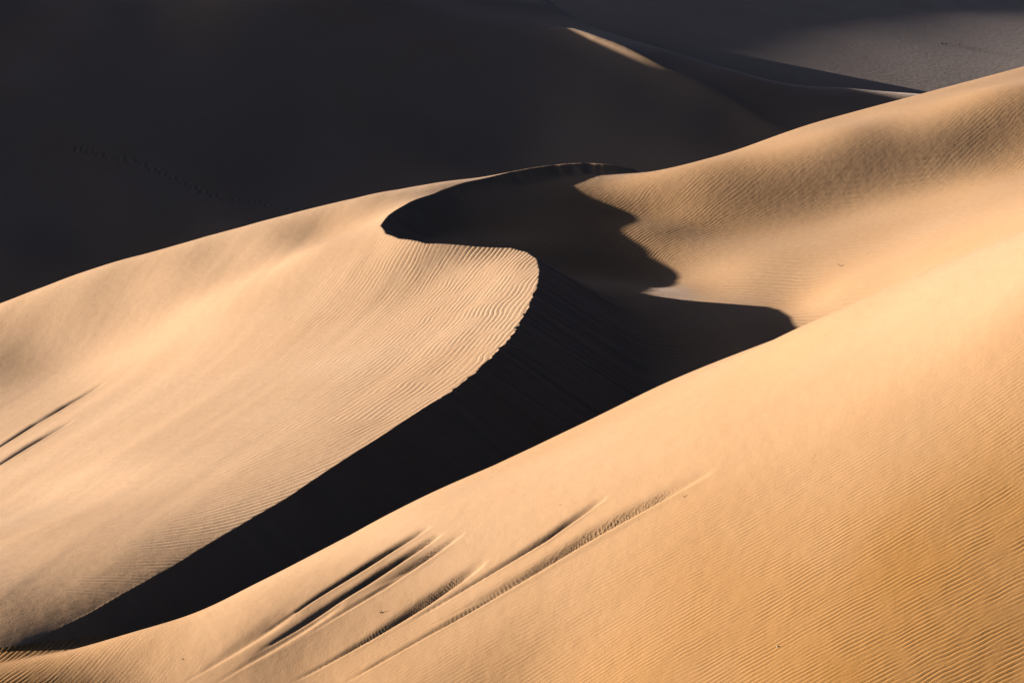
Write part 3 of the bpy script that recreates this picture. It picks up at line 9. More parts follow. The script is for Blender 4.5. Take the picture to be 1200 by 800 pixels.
'B': dict(a0=-36,b0=546,ha=1.5,hb=1.5,na=50,nb=39,c=[-9.81,-8.69,-7.57,-6.44,-5.28,-4.1,-2.9,-1.68,-0.43,0.84,2.12,3.43,4.75,6.06,7.37,8.65,9.9,11.1,12.24,13.34,14.38,15.37,16.33,17.26,18.17,19.09,20.01,20.95,21.92,22.91,23.93,24.97,26.02,27.09,28.17,29.26,30.35,31.44,32.54,-10.38,-9.28,-8.17,-7.04,-5.89,-4.72,-3.52,-2.3,-1.05,0.22,1.52,2.84,4.18,5.53,6.87,8.19,9.47,10.7,11.87,12.98,14.03,15.03,15.98,16.91,17.82,18.73,19.65,20.59,21.57,22.56,23.59,24.64,25.7,26.78,27.87,28.96,30.06,31.15,32.25,-10.95,-9.86,-8.76,-7.64,-6.5,-5.33,-4.14,-2.92,-1.68,-0.4,0.9,2.24,3.61,4.99,6.37,7.73,9.04,10.31,11.51,12.63,13.69,14.7,15.65,16.57,17.47,18.37,19.29,20.23,21.2,22.21,23.25,24.3,25.38,26.47,27.57,28.67,29.77,30.86,31.96,-11.51,-10.44,-9.35,-8.24,-7.12,-5.96,-4.77,-3.56,-2.32,-1.05,0.27,1.62,3.02,4.44,5.86,7.27,8.63,9.93,11.15,12.3,13.37,14.38,15.32,16.23,17.12,18.01,18.92,19.86,20.84,21.86,22.9,23.98,25.07,26.17,27.27,28.38,29.48,30.58,31.67,-12.05,-11,-9.93,-8.85,-7.73,-6.59,-5.41,-4.21,-2.98,-1.71,-0.4,0.97,2.4,3.86,5.34,6.8,8.22,9.56,10.82,11.99,13.07,14.07,15.01,15.9,16.77,17.65,18.55,19.49,20.47,21.5,22.56,23.65,24.76,25.87,26.98,28.09,29.2,30.3,31.39,-12.56,-11.54,-10.51,-9.45,-8.35,-7.22,-6.06,-4.87,-3.66,-2.41,-1.11,0.28,1.74,3.26,4.8,6.34,7.82,9.21,10.51,11.71,12.8,13.8,14.72,15.59,16.43,17.29,18.17,19.11,20.1,21.14,22.22,23.33,24.45,25.58,26.7,27.82,28.92,30.02,31.1,-13.03,-12.05,-11.06,-10.04,-8.98,-7.87,-6.72,-5.55,-4.37,-3.15,-1.86,-0.48,1.02,2.6,4.24,5.86,7.41,8.87,10.21,11.44,12.56,13.56,14.47,15.31,16.11,16.93,17.79,18.73,19.72,20.78,21.88,23.02,24.16,25.3,26.43,27.55,28.65,29.74,30.82,-13.46,-12.52,-11.58,-10.61,-9.6,-8.54,-7.42,-6.26,-5.1,-3.91,-2.67,-1.29,0.23,1.9,3.63,5.36,6.99,8.52,9.92,11.2,12.35,13.36,14.26,15.06,15.81,16.59,17.42,18.35,19.36,20.43,21.56,22.71,23.88,25.04,26.18,27.29,28.38,29.46,30.52,-13.81,-12.93,-12.05,-11.14,-10.2,-9.2,-8.13,-6.98,-5.82,-4.69,-3.52,-2.19,-0.63,1.12,2.97,4.81,6.54,8.14,9.61,10.96,12.16,13.21,14.11,14.87,15.56,16.27,17.07,17.98,19,20.09,21.25,22.43,23.61,24.78,25.92,27.03,28.11,29.17,30.21,-14.08,-13.26,-12.44,-11.6,-10.74,-9.83,-8.83,-7.72,-6.56,-5.48,-4.42,-3.15,-1.56,0.27,2.22,4.17,6,7.69,9.26,10.71,12.01,13.13,14.05,14.78,15.38,15.99,16.75,17.66,18.67,19.78,20.95,22.16,23.36,24.54,25.68,26.77,27.83,28.86,29.87,-14.24,-13.48,-12.72,-11.96,-11.19,-10.38,-9.5,-8.45,-7.26,-6.24,-5.3,-4.13,-2.49,-0.62,1.35,3.35,5.3,7.11,8.83,10.42,11.86,13.1,14.1,14.83,15.34,15.82,16.53,17.4,18.39,19.48,20.67,21.89,23.12,24.3,25.43,26.5,27.53,28.52,29.5,-14.29,-13.58,-12.88,-12.18,-11.48,-10.76,-9.98,-9.04,-7.93,-6.97,-6.1,-4.95,-3.31,-1.44,0.48,2.42,4.41,6.39,8.29,10.07,11.69,13.12,14.29,15.11,15.55,15.88,16.48,17.24,18.15,19.2,20.38,21.63,22.88,24.06,25.17,26.21,27.19,28.14,29.08,-14.2,-13.54,-12.89,-12.25,-11.61,-10.95,-10.27,-9.51,-8.67,-7.87,-7.17,-6.06,-4.18,-2.23,-0.34,1.57,3.56,5.62,7.66,9.61,11.43,13.1,14.54,15.59,16.09,16.3,16.64,17.18,17.92,18.89,20.05,21.34,22.62,23.8,24.88,25.87,26.8,27.7,28.59,-13.98,-13.37,-12.76,-12.16,-11.56,-10.96,-10.33,-9.65,-8.96,-8.5,-8.19,-7.14,-4.94,-2.88,-1.02,0.84,2.77,4.79,6.87,8.95,10.96,12.88,14.64,16.04,16.63,16.71,16.8,17.06,17.61,18.48,19.63,20.97,22.31,23.49,24.52,25.46,26.34,27.19,28.04,-13.64,-13.06,-12.49,-11.93,-11.37,-10.81,-10.25,-9.71,-9.22,-8.95,-8.71,-7.6,-5.41,-3.42,-1.65,0.12,1.96,3.9,5.93,8.07,10.24,12.33,14.26,15.91,16.68,16.77,16.72,16.78,17.14,17.91,19.06,20.46,21.91,23.08,24.07,24.96,25.81,26.62,27.41,-13.2,-12.65,-12.1,-11.57,-11.05,-10.54,-10.04,-9.59,-9.24,-9.04,-8.84,-8.02,-5.93,-4.04,-2.36,-0.67,1.1,3,5.04,7.21,9.43,11.54,13.34,14.76,15.98,16.47,16.45,16.34,16.52,17.18,18.29,19.72,21.26,22.46,23.46,24.38,25.21,25.98,26.73,-12.66,-12.13,-11.62,-11.11,-10.62,-10.14,-9.68,-9.26,-8.89,-8.56,-8.19,-7.66,-6.68,-4.94,-3.2,-1.56,0.16,2.04,4.11,6.34,8.69,11.02,13.15,14.89,16.1,16.54,16.35,15.96,15.89,16.46,17.45,18.65,20.02,21.49,22.73,23.75,24.6,25.34,26.04,-12.05,-11.55,-11.05,-10.57,-10.09,-9.64,-9.2,-8.78,-8.37,-7.91,-7.34,-6.77,-6.36,-5.3,-3.9,-2.47,-0.85,1.02,3.13,5.46,7.95,10.56,13.18,15.46,16.71,17,16.59,15.88,15.56,16.14,17.12,18.23,19.5,20.95,22.24,23.27,24.08,24.75,25.36,-11.39,-10.91,-10.43,-9.97,-9.52,-9.08,-8.67,-8.27,-7.87,-7.45,-7.01,-6.64,-6.42,-5.88,-4.87,-3.54,-1.94,-0.07,2.06,4.44,7,9.72,12.5,15.21,17,17.53,17.26,16.54,16.08,16.62,17.51,18.53,19.69,20.96,22.11,23.04,23.72,24.25,24.73,-10.71,-10.24,-9.78,-9.33,-8.9,-8.49,-8.12,-7.76,-7.44,-7.14,-6.88,-6.71,-6.62,-6.34,-5.65,-4.48,-2.97,-1.14,0.98,3.35,5.93,8.7,11.5,14.31,16.67,17.82,18.18,18.14,17.91,17.97,18.46,19.23,20.2,21.27,22.24,23,23.5,23.84,24.12,-10.03,-9.57,-9.12,-8.69,-8.28,-7.89,-7.56,-7.27,-7.03,-6.85,-6.74,-6.7,-6.68,-6.52,-6.03,-5.12,-3.79,-2.08,-0.01,2.35,4.96,7.8,10.7,13.43,15.87,17.55,18.36,18.76,18.94,18.92,19.22,19.82,20.66,21.59,22.41,22.96,23.25,23.34,23.34,-9.36,-8.92,-8.48,-8.05,-7.66,-7.3,-7,-6.76,-6.61,-6.53,-6.52,-6.56,-6.59,-6.49,-6.14,-5.44,-4.34,-2.83,-0.9,1.43,4.1,6.93,9.84,12.6,15.01,16.66,17.34,17.35,17.89,18.69,19.31,19.95,20.77,21.69,22.38,22.71,22.69,22.46,22.13,-8.74,-8.3,-7.87,-7.45,-7.06,-6.72,-6.44,-6.25,-6.16,-6.15,-6.21,-6.3,-6.36,-6.3,-6.04,-5.48,-4.6,-3.36,-1.72,0.41,3.06,6.02,9.05,11.9,14.05,15.4,16.1,16.64,17.39,18.23,18.85,19.44,20.32,21.38,21.97,21.99,21.58,20.94,20.24,-8.18,-7.75,-7.33,-6.91,-6.52,-6.17,-5.9,-5.74,-5.69,-5.73,-5.83,-5.95,-6.03,-6.01,-5.8,-5.36,-4.66,-3.71,-2.5,-0.72,1.96,5.17,8.33,11.11,13.08,14.21,14.81,15.43,16.35,17.06,17.56,18.13,19.13,20.6,21,20.52,19.58,18.47,17.37,-7.7,-7.28,-6.86,-6.45,-6.05,-5.69,-5.41,-5.26,-5.24,-5.31,-5.42,-5.55,-5.65,-5.66,-5.51,-5.17,-4.62,-3.93,-3.24,-1.97,0.74,4.21,7.54,10.35,12.18,13.16,13.79,14.27,15.1,15.8,15.89,16.18,17.22,19.45,19.16,17.89,16.3,14.72,13.27,-7.31,-6.91,-6.5,-6.09,-5.69,-5.33,-5.03,-4.88,-4.86,-4.92,-5.02,-5.15,-5.26,-5.31,-5.24,-5.01,-4.59,-4.1,-3.83,-3.03,-0.38,3.24,6.79,9.57,11.24,12.09,12.62,13.01,13.74,14.4,13.65,13.81,15.24,18.02,15.62,13.37,11.26,9.41,7.81,-7.02,-6.63,-6.24,-5.85,-5.47,-5.12,-4.83,-4.65,-4.58,-4.59,-4.66,-4.76,-4.88,-4.97,-5,-4.92,-4.73,-4.44,-4.11,-3.09,-0.62,2.75,6.13,8.72,10.25,11.01,11.49,11.91,12.3,13.25,13.53,14.5,13.71,12.65,7.94,5.88,4.13,2.53,1.09,-6.83,-6.46,-6.1,-5.73,-5.37,-5.04,-4.76,-4.55,-4.42,-4.35,-4.34,-4.41,-4.52,-4.64,-4.74,-4.81,-4.81,-4.65,-4.1,-2.67,-0.22,2.87,5.82,8.02,9.34,10.2,10.6,11.31,11.55,10.93,9.88,6.67,2.5,-1.01,-3.29,-3.77,-4.41,-5.33,-6.38,-6.73,-6.39,-6.04,-5.71,-5.38,-5.07,-4.79,-4.55,-4.35,-4.19,-4.1,-4.1,-4.17,-4.27,-4.4,-4.55,-4.66,-4.57,-3.91,-2.19,0.15,2.87,5.24,7.33,8.98,9.73,10.22,9.97,7.97,5.32,1.39,-4.41,-8.16,-10.66,-11.93,-12.18,-12.45,-13.01,-13.81,-6.7,-6.38,-6.07,-5.76,-5.46,-5.18,-4.9,-4.64,-4.38,-4.14,-3.96,-3.87,-3.85,-3.87,-3.94,-4.06,-4.17,-4.06,-3.32,-1.64,0.17,2.2,4.33,6.7,8.49,9.09,8.85,7.25,4.72,2.16,-2.54,-8.85,-13.44,-16.36,-17.92,-18.61,-19.1,-19.72,-20.53,-6.73,-6.44,-6.15,-5.87,-5.6,-5.33,-5.07,-4.79,-4.5,-4.21,-3.95,-3.75,-3.6,-3.48,-3.41,-3.42,-3.47,-3.32,-2.66,-1.42,-0.02,1.87,4.16,6.37,7.48,7.89,6.76,4.51,1.82,-1.38,-6.07,-11.67,-16.37,-19.72,-21.87,-23.2,-24.18,-25.13,-26.15,-6.8,-6.53,-6.27,-6.01,-5.76,-5.52,-5.26,-4.98,-4.67,-4.36,-4.04,-3.74,-3.44,-3.16,-2.92,-2.79,-2.82,-2.75,-2.38,-1.67,-0.74,0.79,3.51,6.21,6.92,6.21,4.47,1.93,-0.92,-4.34,-8.72,-13.65,-18.15,-21.74,-24.38,-26.31,-27.84,-29.21,-30.57,-6.89,-6.65,-6.41,-6.17,-5.94,-5.71,-5.46,-5.19,-4.89,-4.56,-4.21,-3.83,-3.42,-3.01,-2.63,-2.37,-2.38,-2.38,-2.19,-1.74,-0.96,0.54,3.27,5.66,5.27,4.53,2.06,-0.8,-3.28,-6.44,-10.45,-14.9,-19.17,-22.87,-25.87,-28.28,-30.29,-32.09,-33.83,-7,-6.77,-6.55,-6.33,-6.12,-5.9,-5.67,-5.41,-5.12,-4.8,-4.44,-4.02,-3.55,-3.08,-2.64,-2.35,-2.25,-2.19,-2.01,-1.61,-0.84,0.54,2.65,4.79,4.44,3.65,1.16,-1.65,-4.17,-7.37,-11.26,-15.47,-19.61,-23.36,-26.6,-29.37,-31.77,-33.96,-36.05,-7.1,-6.89,-6.68,-6.48,-6.28,-6.08,-5.87,-5.63,-5.36,-5.05,-4.69,-4.26,-3.78,-3.29,-2.85,-2.51,-2.3,-2.13,-1.88,-1.43,-0.66,0.56,2.17,3.82,4.31,3.63,1.84,-0.8,-3.76,-7.38,-11.38,-15.53,-19.6,-23.37,-26.77,-29.79,-32.5,-35,-37.39,-7.2,-6.99,-6.79,-6.6,-6.41,-6.23,-6.04,-5.82,-5.56,-5.27,-4.93,-4.52,-4.06,-3.58,-3.12,-2.74,-2.44,-2.16,-1.82,-1.33,-0.58,0.47,1.67,2.69,3.57,3.31,1.65,-0.74,-3.69,-7.29,-11.24,-15.31,-19.29,-23.05,-26.53,-29.71,-32.64,-35.38,-38.02,-7.27,-7.07,-6.87,-6.69,-6.51,-6.33,-6.15,-5.95,-5.72,-5.45,-5.14,-4.78,-4.34,-3.88,-3.42,-3,-2.63,-2.27,-1.88,-1.36,-0.64,0.28,1.27,2.18,3.12,3,1.49,-0.84,-3.73,-7.23,-11.05,-14.95,-18.8,-22.5,-25.99,-29.27,-32.33,-35.25,-38.07,-7.33,-7.12,-6.93,-6.74,-6.56,-6.38,-6.21,-6.02,-5.81,-5.58,-5.32,-5,-4.61,-4.15,-3.69,-3.27,-2.87,-2.47,-2.04,-1.51,-0.8,0.07,0.99,1.86,2.59,2.6,1.24,-1.16,-4.04,-7.34,-10.88,-14.52,-18.18,-21.77,-25.23,-28.54,-31.69,-34.72,-37.69,-7.36,-7.16,-6.96,-6.76,-6.57,-6.39,-6.21,-6.03,-5.85,-5.65,-5.43,-5.16,-4.79,-4.35,-3.91,-3.49,-3.1,-2.72,-2.29,-1.75,-1.04,-0.17,0.76,1.62,2.26,2.18,0.82,-1.65,-4.54,-7.48,-10.62,-13.96,-17.42,-20.89,-24.29,-27.6,-30.8,-33.91,-36.96,-7.38,-7.17,-6.97,-6.76,-6.56,-6.36,-6.17,-5.99,-5.82,-5.64,-5.44,-5.19,-4.85,-4.44,-4.03,-3.65,-3.3,-2.96,-2.56,-2.04,-1.33,-0.44,0.49,1.32,1.84,1.75,0.75,-1.35,-4.09,-6.96,-9.98,-13.18,-16.5,-19.87,-23.22,-26.51,-29.73,-32.88,-35.99,-7.39,-7.18,-6.96,-6.75,-6.53,-6.32,-6.11,-5.93,-5.76,-5.58,-5.37,-5.11,-4.79,-4.42,-4.06,-3.73,-3.44,-3.14,-2.79,-2.32,-1.62,-0.72,0.23,1.08,1.66,1.77,1.16,-0.55,-3.15,-6.03,-9.06,-12.21,-15.46,-18.76,-22.06,-25.33,-28.55,-31.72,-34.86,-7.4,-7.18,-6.96,-6.74,-6.51,-6.28,-6.06,-5.87,-5.69,-5.5,-5.27,-5,-4.68,-4.34,-4.02,-3.75,-3.51,-3.25,-2.93,-2.48,-1.82,-0.97,-0.05,0.82,1.48,1.73,1.34,-0.06,-2.4,-5.15,-8.11,-11.19,-14.37,-17.61,-20.85,-24.09,-27.29,-30.46,-33.61,-7.41,-7.18,-6.96,-6.73,-6.5,-6.27,-6.05,-5.84,-5.63,-5.42,-5.18,-4.89,-4.58,-4.25,-3.95,-3.74,-3.54,-3.32,-3.03,-2.6,-2,-1.23,-0.35,0.5,1.17,1.46,1.14,-0.02,-2,-4.48,-7.26,-10.22,-13.31,-16.46,-19.65,-22.84,-26.02,-29.17,-32.31,-7.42,-7.19,-6.96,-6.74,-6.5,-6.27,-6.05,-5.83,-5.6,-5.37,-5.11,-4.83,-4.52,-4.21,-3.94,-3.75,-3.58,-3.38,-3.11,-2.72,-2.19,-1.51,-0.7,0.14,0.81,1.11,0.85,-0.12,-1.79,-4,-6.55,-9.35,-12.31,-15.37,-18.48,-21.62,-24.76,-27.89,-31.01,-7.43,-7.21,-6.98,-6.75,-6.52,-6.29,-6.06,-5.83,-5.59,-5.34,-5.08,-4.8,-4.51,-4.23,-3.99,-3.8,-3.63,-3.43,-3.18,-2.83,-2.37,-1.78,-1.03,-0.21,0.46,0.78,0.59,-0.22,-1.66,-3.61,-5.96,-8.58,-11.4,-14.35,-17.37,-20.45,-23.54,-26.63,-29.72,-7.45,-7.22,-7,-6.77,-6.54,-6.31,-6.08,-5.84,-5.6,-5.34,-5.08,-4.81,-4.54,-4.29,-4.06,-3.87,-3.68,-3.48,-3.22,-2.89,-2.48,-1.95,-1.25,-0.45,0.21,0.55,0.43,-0.26,-1.52,-3.28,-5.43,-7.89,-10.56,-13.4,-16.33,-19.34,-22.37,-25.42,-28.47,-7.47,-7.24,-7.02,-6.79,-6.56,-6.33,-6.1,-5.86,-5.62,-5.36,-5.1,-4.84,-4.59,-4.35,-4.13,-3.92,-3.72,-3.5,-3.23,-2.89,-2.46,-1.93,-1.27,-0.54,0.08,0.42,0.35,-0.23,-1.37,-2.97,-4.96,-7.26,-9.8,-12.52,-15.36,-18.29,-21.27,-24.27,-27.28,-7.49,-7.26,-7.04,-6.81,-6.58,-6.36,-6.12,-5.88,-5.64,-5.38,-5.13,-4.88,-4.64,-4.4,-4.18,-3.97,-3.75,-3.5,-3.21,-2.84,-2.39,-1.84,-1.2,-0.53,0.04,0.36,0.32,-0.2,-1.21,-2.67,-4.51,-6.68,-9.09,-11.7,-14.45,-17.3,-20.22,-23.17,-26.14,-7.51,-7.29,-7.06,-6.84,-6.61,-6.38,-6.14,-5.91,-5.66,-5.41,-5.17,-4.92,-4.68,-4.45,-4.23,-4,-3.76,-3.49,-3.17,-2.77,-2.3,-1.74,-1.11,-0.48,0.04,0.35,0.32,-0.14,-1.04,-2.38,-4.09,-6.12,-8.42,-10.92,-13.58,-16.36,-19.22,-22.13,-25.06,-7.54,-7.31,-7.08,-6.86,-6.63,-6.4,-6.17,-5.93,-5.69,-5.44,-5.2,-4.96,-4.72,-4.49,-4.26,-4.03,-3.77,-3.47,-3.12,-2.7,-2.21,-1.64,-1.02,-0.42,0.08,0.37,0.35,-0.04,-0.86,-2.08,-3.67,-5.58,-7.76,-10.16,-12.74,-15.44,-18.24,-21.11,-24]),
'cF': dict(a0=-34,b0=436,ha=4,hb=4,na=20,nb=27,c=[63.71,48.27,32.83,17.41,2.08,-13.04,-27.77,-41.88,-55.03,-66.83,-76.88,-84.96,-91.2,-96.17,-100.48,-104.55,-108.63,-112.84,-117.23,-121.81,-126.58,-131.54,-136.68,-141.99,-147.46,-153.06,-158.75,78.22,62.8,47.37,31.93,16.55,1.32,-13.63,-28.07,-41.67,-54.02,-64.61,-73.03,-79.37,-84.53,-89.23,-93.87,-98.59,-103.44,-108.44,-113.56,-118.8,-124.16,-129.62,-135.2,-140.87,-146.63,-152.43,92.69,77.31,61.91,46.49,31.09,15.78,0.67,-14.06,-28.12,-41.09,-52.34,-61.12,-67.36,-72.64,-77.82,-83.14,-88.6,-94.16,-99.78,-105.45,-111.16,-116.91,-122.69,-128.52,-134.4,-140.31,-146.23,107.07,91.74,76.4,61.05,45.7,30.4,15.22,0.31,-14.13,-27.71,-39.75,-48.99,-54.78,-60.3,-66.26,-72.49,-78.82,-85.15,-91.43,-97.64,-103.81,-109.92,-116.01,-122.08,-128.14,-134.2,-140.26,121.24,106,90.75,75.51,60.28,45.09,29.99,15.08,0.52,-13.36,-25.93,-35.56,-41.08,-47.58,-54.86,-62.26,-69.56,-76.66,-83.57,-90.29,-96.86,-103.31,-109.67,-115.95,-122.19,-128.39,-134.57,135.07,119.92,104.8,89.7,74.64,59.65,44.76,30.04,15.64,1.93,-10.43,-20.21,-27.34,-35.77,-44.54,-53.06,-61.21,-68.98,-76.41,-83.55,-90.46,-97.18,-103.76,-110.22,-116.61,-122.94,-129.24,148.4,133.34,118.33,103.38,88.52,73.76,59.1,44.6,30.36,16.63,3.88,-7.32,-17.06,-26.74,-36.28,-45.44,-54.1,-62.3,-70.09,-77.53,-84.68,-91.61,-98.35,-104.96,-111.46,-117.89,-124.29,161.04,146.04,131.11,116.29,101.59,87.01,72.53,58.13,43.78,29.5,15.38,1.71,-10.09,-20.28,-30.11,-39.48,-48.33,-56.71,-64.67,-72.27,-79.57,-86.62,-93.48,-100.18,-106.76,-113.27,-119.74,172.84,157.85,142.94,128.17,113.53,99.02,84.57,70.07,55.33,40.09,24.06,8,-5.19,-15.79,-25.69,-34.99,-43.79,-52.15,-60.13,-67.77,-75.12,-82.23,-89.14,-95.89,-102.53,-109.09,-115.61,183.65,168.59,153.63,138.79,124.1,109.49,94.87,80.04,64.65,48.11,29.73,11.74,-2.25,-13.11,-22.69,-31.66,-40.22,-48.44,-56.34,-63.95,-71.28,-78.39,-85.31,-92.08,-98.74,-105.32,-111.87,193.38,178.17,163.05,148.04,133.12,118.23,103.2,87.77,71.47,53.41,32.77,13.84,-0.55,-11.27,-20.35,-28.95,-37.28,-45.36,-53.17,-60.7,-67.99,-75.06,-81.96,-88.71,-95.36,-101.95,-108.5,201.98,186.55,171.18,155.87,140.58,125.2,109.53,93.23,75.72,55.94,33.93,14.87,0.64,-9.38,-17.93,-26.41,-34.71,-42.74,-50.48,-57.94,-65.16,-72.17,-79.01,-85.73,-92.36,-98.93,-105.47,209.48,193.76,178.06,162.37,146.59,130.59,114.12,96.77,77.87,56.81,34.85,16.47,3.22,-6.11,-15.1,-23.99,-32.45,-40.49,-48.17,-55.56,-62.7,-69.64,-76.42,-83.09,-89.68,-96.22,-102.74,215.96,199.91,183.84,167.7,151.39,134.74,117.5,99.27,79.42,58.01,36.68,18.75,5.79,-4.03,-13.28,-22.18,-30.61,-38.59,-46.19,-53.49,-60.54,-67.39,-74.11,-80.72,-87.26,-93.77,-100.26,221.54,205.14,188.69,172.11,155.27,138.02,120.12,101.27,81.13,59.98,39.12,21.25,7.9,-2.57,-11.95,-20.75,-29.06,-36.94,-44.44,-51.63,-58.59,-65.37,-72.01,-78.56,-85.06,-91.52,-97.98,226.36,209.63,192.82,175.83,158.54,140.8,122.44,103.33,83.38,62.73,42.27,24.37,10.51,-0.64,-10.36,-19.25,-27.54,-35.35,-42.78,-49.89,-56.77,-63.48,-70.06,-76.55,-83,-89.43,-95.86,230.6,213.57,196.44,179.1,161.43,143.32,124.68,105.45,85.64,65.46,45.81,28.27,13.86,1.95,-8.3,-17.46,-25.87,-33.7,-41.11,-48.18,-55.01,-61.66,-68.19,-74.65,-81.06,-87.45,-93.84,234.38,217.11,199.71,182.09,164.13,145.75,126.9,107.59,87.93,68.25,49.31,32.14,17.41,4.91,-5.87,-15.38,-23.99,-31.93,-39.37,-46.45,-53.26,-59.88,-66.37,-72.79,-79.17,-85.54,-91.91,237.87,220.4,202.79,184.94,166.75,148.18,129.19,109.87,90.38,71.1,52.65,35.74,20.85,7.96,-3.24,-13.09,-21.93,-30.02,-37.55,-44.66,-51.48,-58.09,-64.57,-70.97,-77.32,-83.67,-90.02,241.2,223.57,205.79,187.75,169.38,150.65,131.58,112.28,92.95,73.98,55.85,39.12,24.14,10.98,-0.54,-10.7,-19.78,-28.03,-35.66,-42.83,-49.67,-56.29,-62.76,-69.14,-75.48,-81.81,-88.14]),
'aF': dict(a0=-34,b0=436,ha=4,hb=4,na=20,nb=27,c=[2.14,2.11,2.08,2.06,2.05,2.05,2.06,2.09,2.12,2.17,2.21,2.25,2.26,2.25,2.22,2.18,2.15,2.11,2.08,2.06,2.03,2.02,2,1.99,1.98,1.98,1.98,1.96,1.92,1.89,1.86,1.83,1.82,1.81,1.82,1.84,1.87,1.91,1.94,1.95,1.94,1.91,1.88,1.86,1.83,1.81,1.8,1.79,1.78,1.77,1.77,1.76,1.76,1.76,1.79,1.74,1.7,1.66,1.62,1.59,1.57,1.55,1.55,1.57,1.6,1.63,1.64,1.62,1.6,1.58,1.56,1.55,1.55,1.55,1.55,1.55,1.55,1.55,1.55,1.55,1.55,1.63,1.58,1.53,1.48,1.43,1.38,1.33,1.29,1.26,1.25,1.26,1.29,1.3,1.28,1.27,1.27,1.27,1.28,1.29,1.3,1.31,1.32,1.33,1.33,1.34,1.34,1.34,1.48,1.43,1.37,1.31,1.25,1.18,1.11,1.04,0.97,0.91,0.88,0.89,0.91,0.91,0.92,0.95,0.98,1.01,1.04,1.07,1.09,1.1,1.11,1.12,1.13,1.14,1.14,1.36,1.3,1.24,1.17,1.09,1.01,0.92,0.82,0.71,0.58,0.46,0.38,0.41,0.49,0.58,0.65,0.72,0.77,0.81,0.85,0.88,0.9,0.92,0.93,0.94,0.94,0.95,1.26,1.19,1.13,1.06,0.98,0.89,0.79,0.67,0.53,0.37,0.18,0.02,0.04,0.17,0.3,0.41,0.49,0.56,0.61,0.66,0.69,0.71,0.73,0.74,0.75,0.76,0.77,1.18,1.11,1.05,0.98,0.9,0.81,0.71,0.59,0.46,0.3,0.13,-0.02,-0.04,0.04,0.14,0.24,0.33,0.39,0.45,0.49,0.52,0.54,0.56,0.57,0.58,0.59,0.59,1.12,1.06,1,0.93,0.86,0.78,0.69,0.58,0.47,0.35,0.22,0.07,-0.01,0.01,0.07,0.14,0.21,0.27,0.31,0.34,0.37,0.39,0.4,0.41,0.42,0.42,0.43,1.09,1.03,0.97,0.91,0.84,0.77,0.7,0.62,0.53,0.43,0.31,0.11,-0.01,-0,0.04,0.1,0.14,0.18,0.2,0.22,0.24,0.25,0.26,0.27,0.27,0.27,0.27,1.07,1.02,0.96,0.91,0.85,0.8,0.74,0.69,0.62,0.53,0.38,0.09,-0.04,0.01,0.05,0.08,0.1,0.11,0.11,0.12,0.12,0.13,0.13,0.13,0.13,0.13,0.13,1.07,1.02,0.98,0.93,0.88,0.84,0.81,0.77,0.75,0.71,0.55,0.12,-0.01,0.06,0.08,0.07,0.06,0.04,0.03,0.02,0.02,0.01,0.01,0,-0,-0.01,-0.01,1.08,1.04,1,0.96,0.92,0.89,0.87,0.86,0.88,0.86,0.59,0.12,0,0.08,0.08,0.04,0.01,-0.03,-0.05,-0.07,-0.09,-0.1,-0.11,-0.12,-0.13,-0.14,-0.14,1.11,1.07,1.03,0.99,0.96,0.94,0.92,0.93,0.98,1.01,0.57,0.08,-0.01,0.02,0,-0.03,-0.07,-0.11,-0.14,-0.17,-0.19,-0.21,-0.22,-0.23,-0.25,-0.26,-0.27,1.14,1.1,1.06,1.03,1,0.98,0.97,0.98,1.03,1.02,0.49,0.01,-0.09,-0.09,-0.1,-0.13,-0.17,-0.2,-0.23,-0.26,-0.29,-0.31,-0.33,-0.35,-0.36,-0.37,-0.39,1.17,1.13,1.1,1.07,1.04,1.02,1.01,1,1.03,0.99,0.54,0.08,-0.1,-0.17,-0.2,-0.23,-0.26,-0.3,-0.33,-0.36,-0.39,-0.41,-0.43,-0.45,-0.47,-0.49,-0.5,1.2,1.17,1.14,1.11,1.08,1.05,1.03,1.01,0.98,0.86,0.52,0.16,-0.07,-0.19,-0.26,-0.31,-0.35,-0.39,-0.43,-0.46,-0.49,-0.52,-0.54,-0.56,-0.58,-0.6,-0.62,1.23,1.2,1.17,1.14,1.11,1.08,1.04,0.99,0.92,0.77,0.49,0.2,-0.03,-0.19,-0.29,-0.37,-0.42,-0.47,-0.52,-0.55,-0.58,-0.61,-0.64,-0.66,-0.69,-0.7,-0.72,1.26,1.23,1.2,1.17,1.13,1.09,1.04,0.97,0.87,0.7,0.46,0.2,-0.02,-0.2,-0.32,-0.42,-0.49,-0.55,-0.6,-0.64,-0.68,-0.71,-0.74,-0.77,-0.79,-0.81,-0.83,1.29,1.26,1.23,1.19,1.15,1.1,1.04,0.95,0.83,0.65,0.43,0.2,-0.02,-0.21,-0.35,-0.46,-0.55,-0.62,-0.68,-0.73,-0.77,-0.81,-0.84,-0.87,-0.89,-0.92,-0.94]),
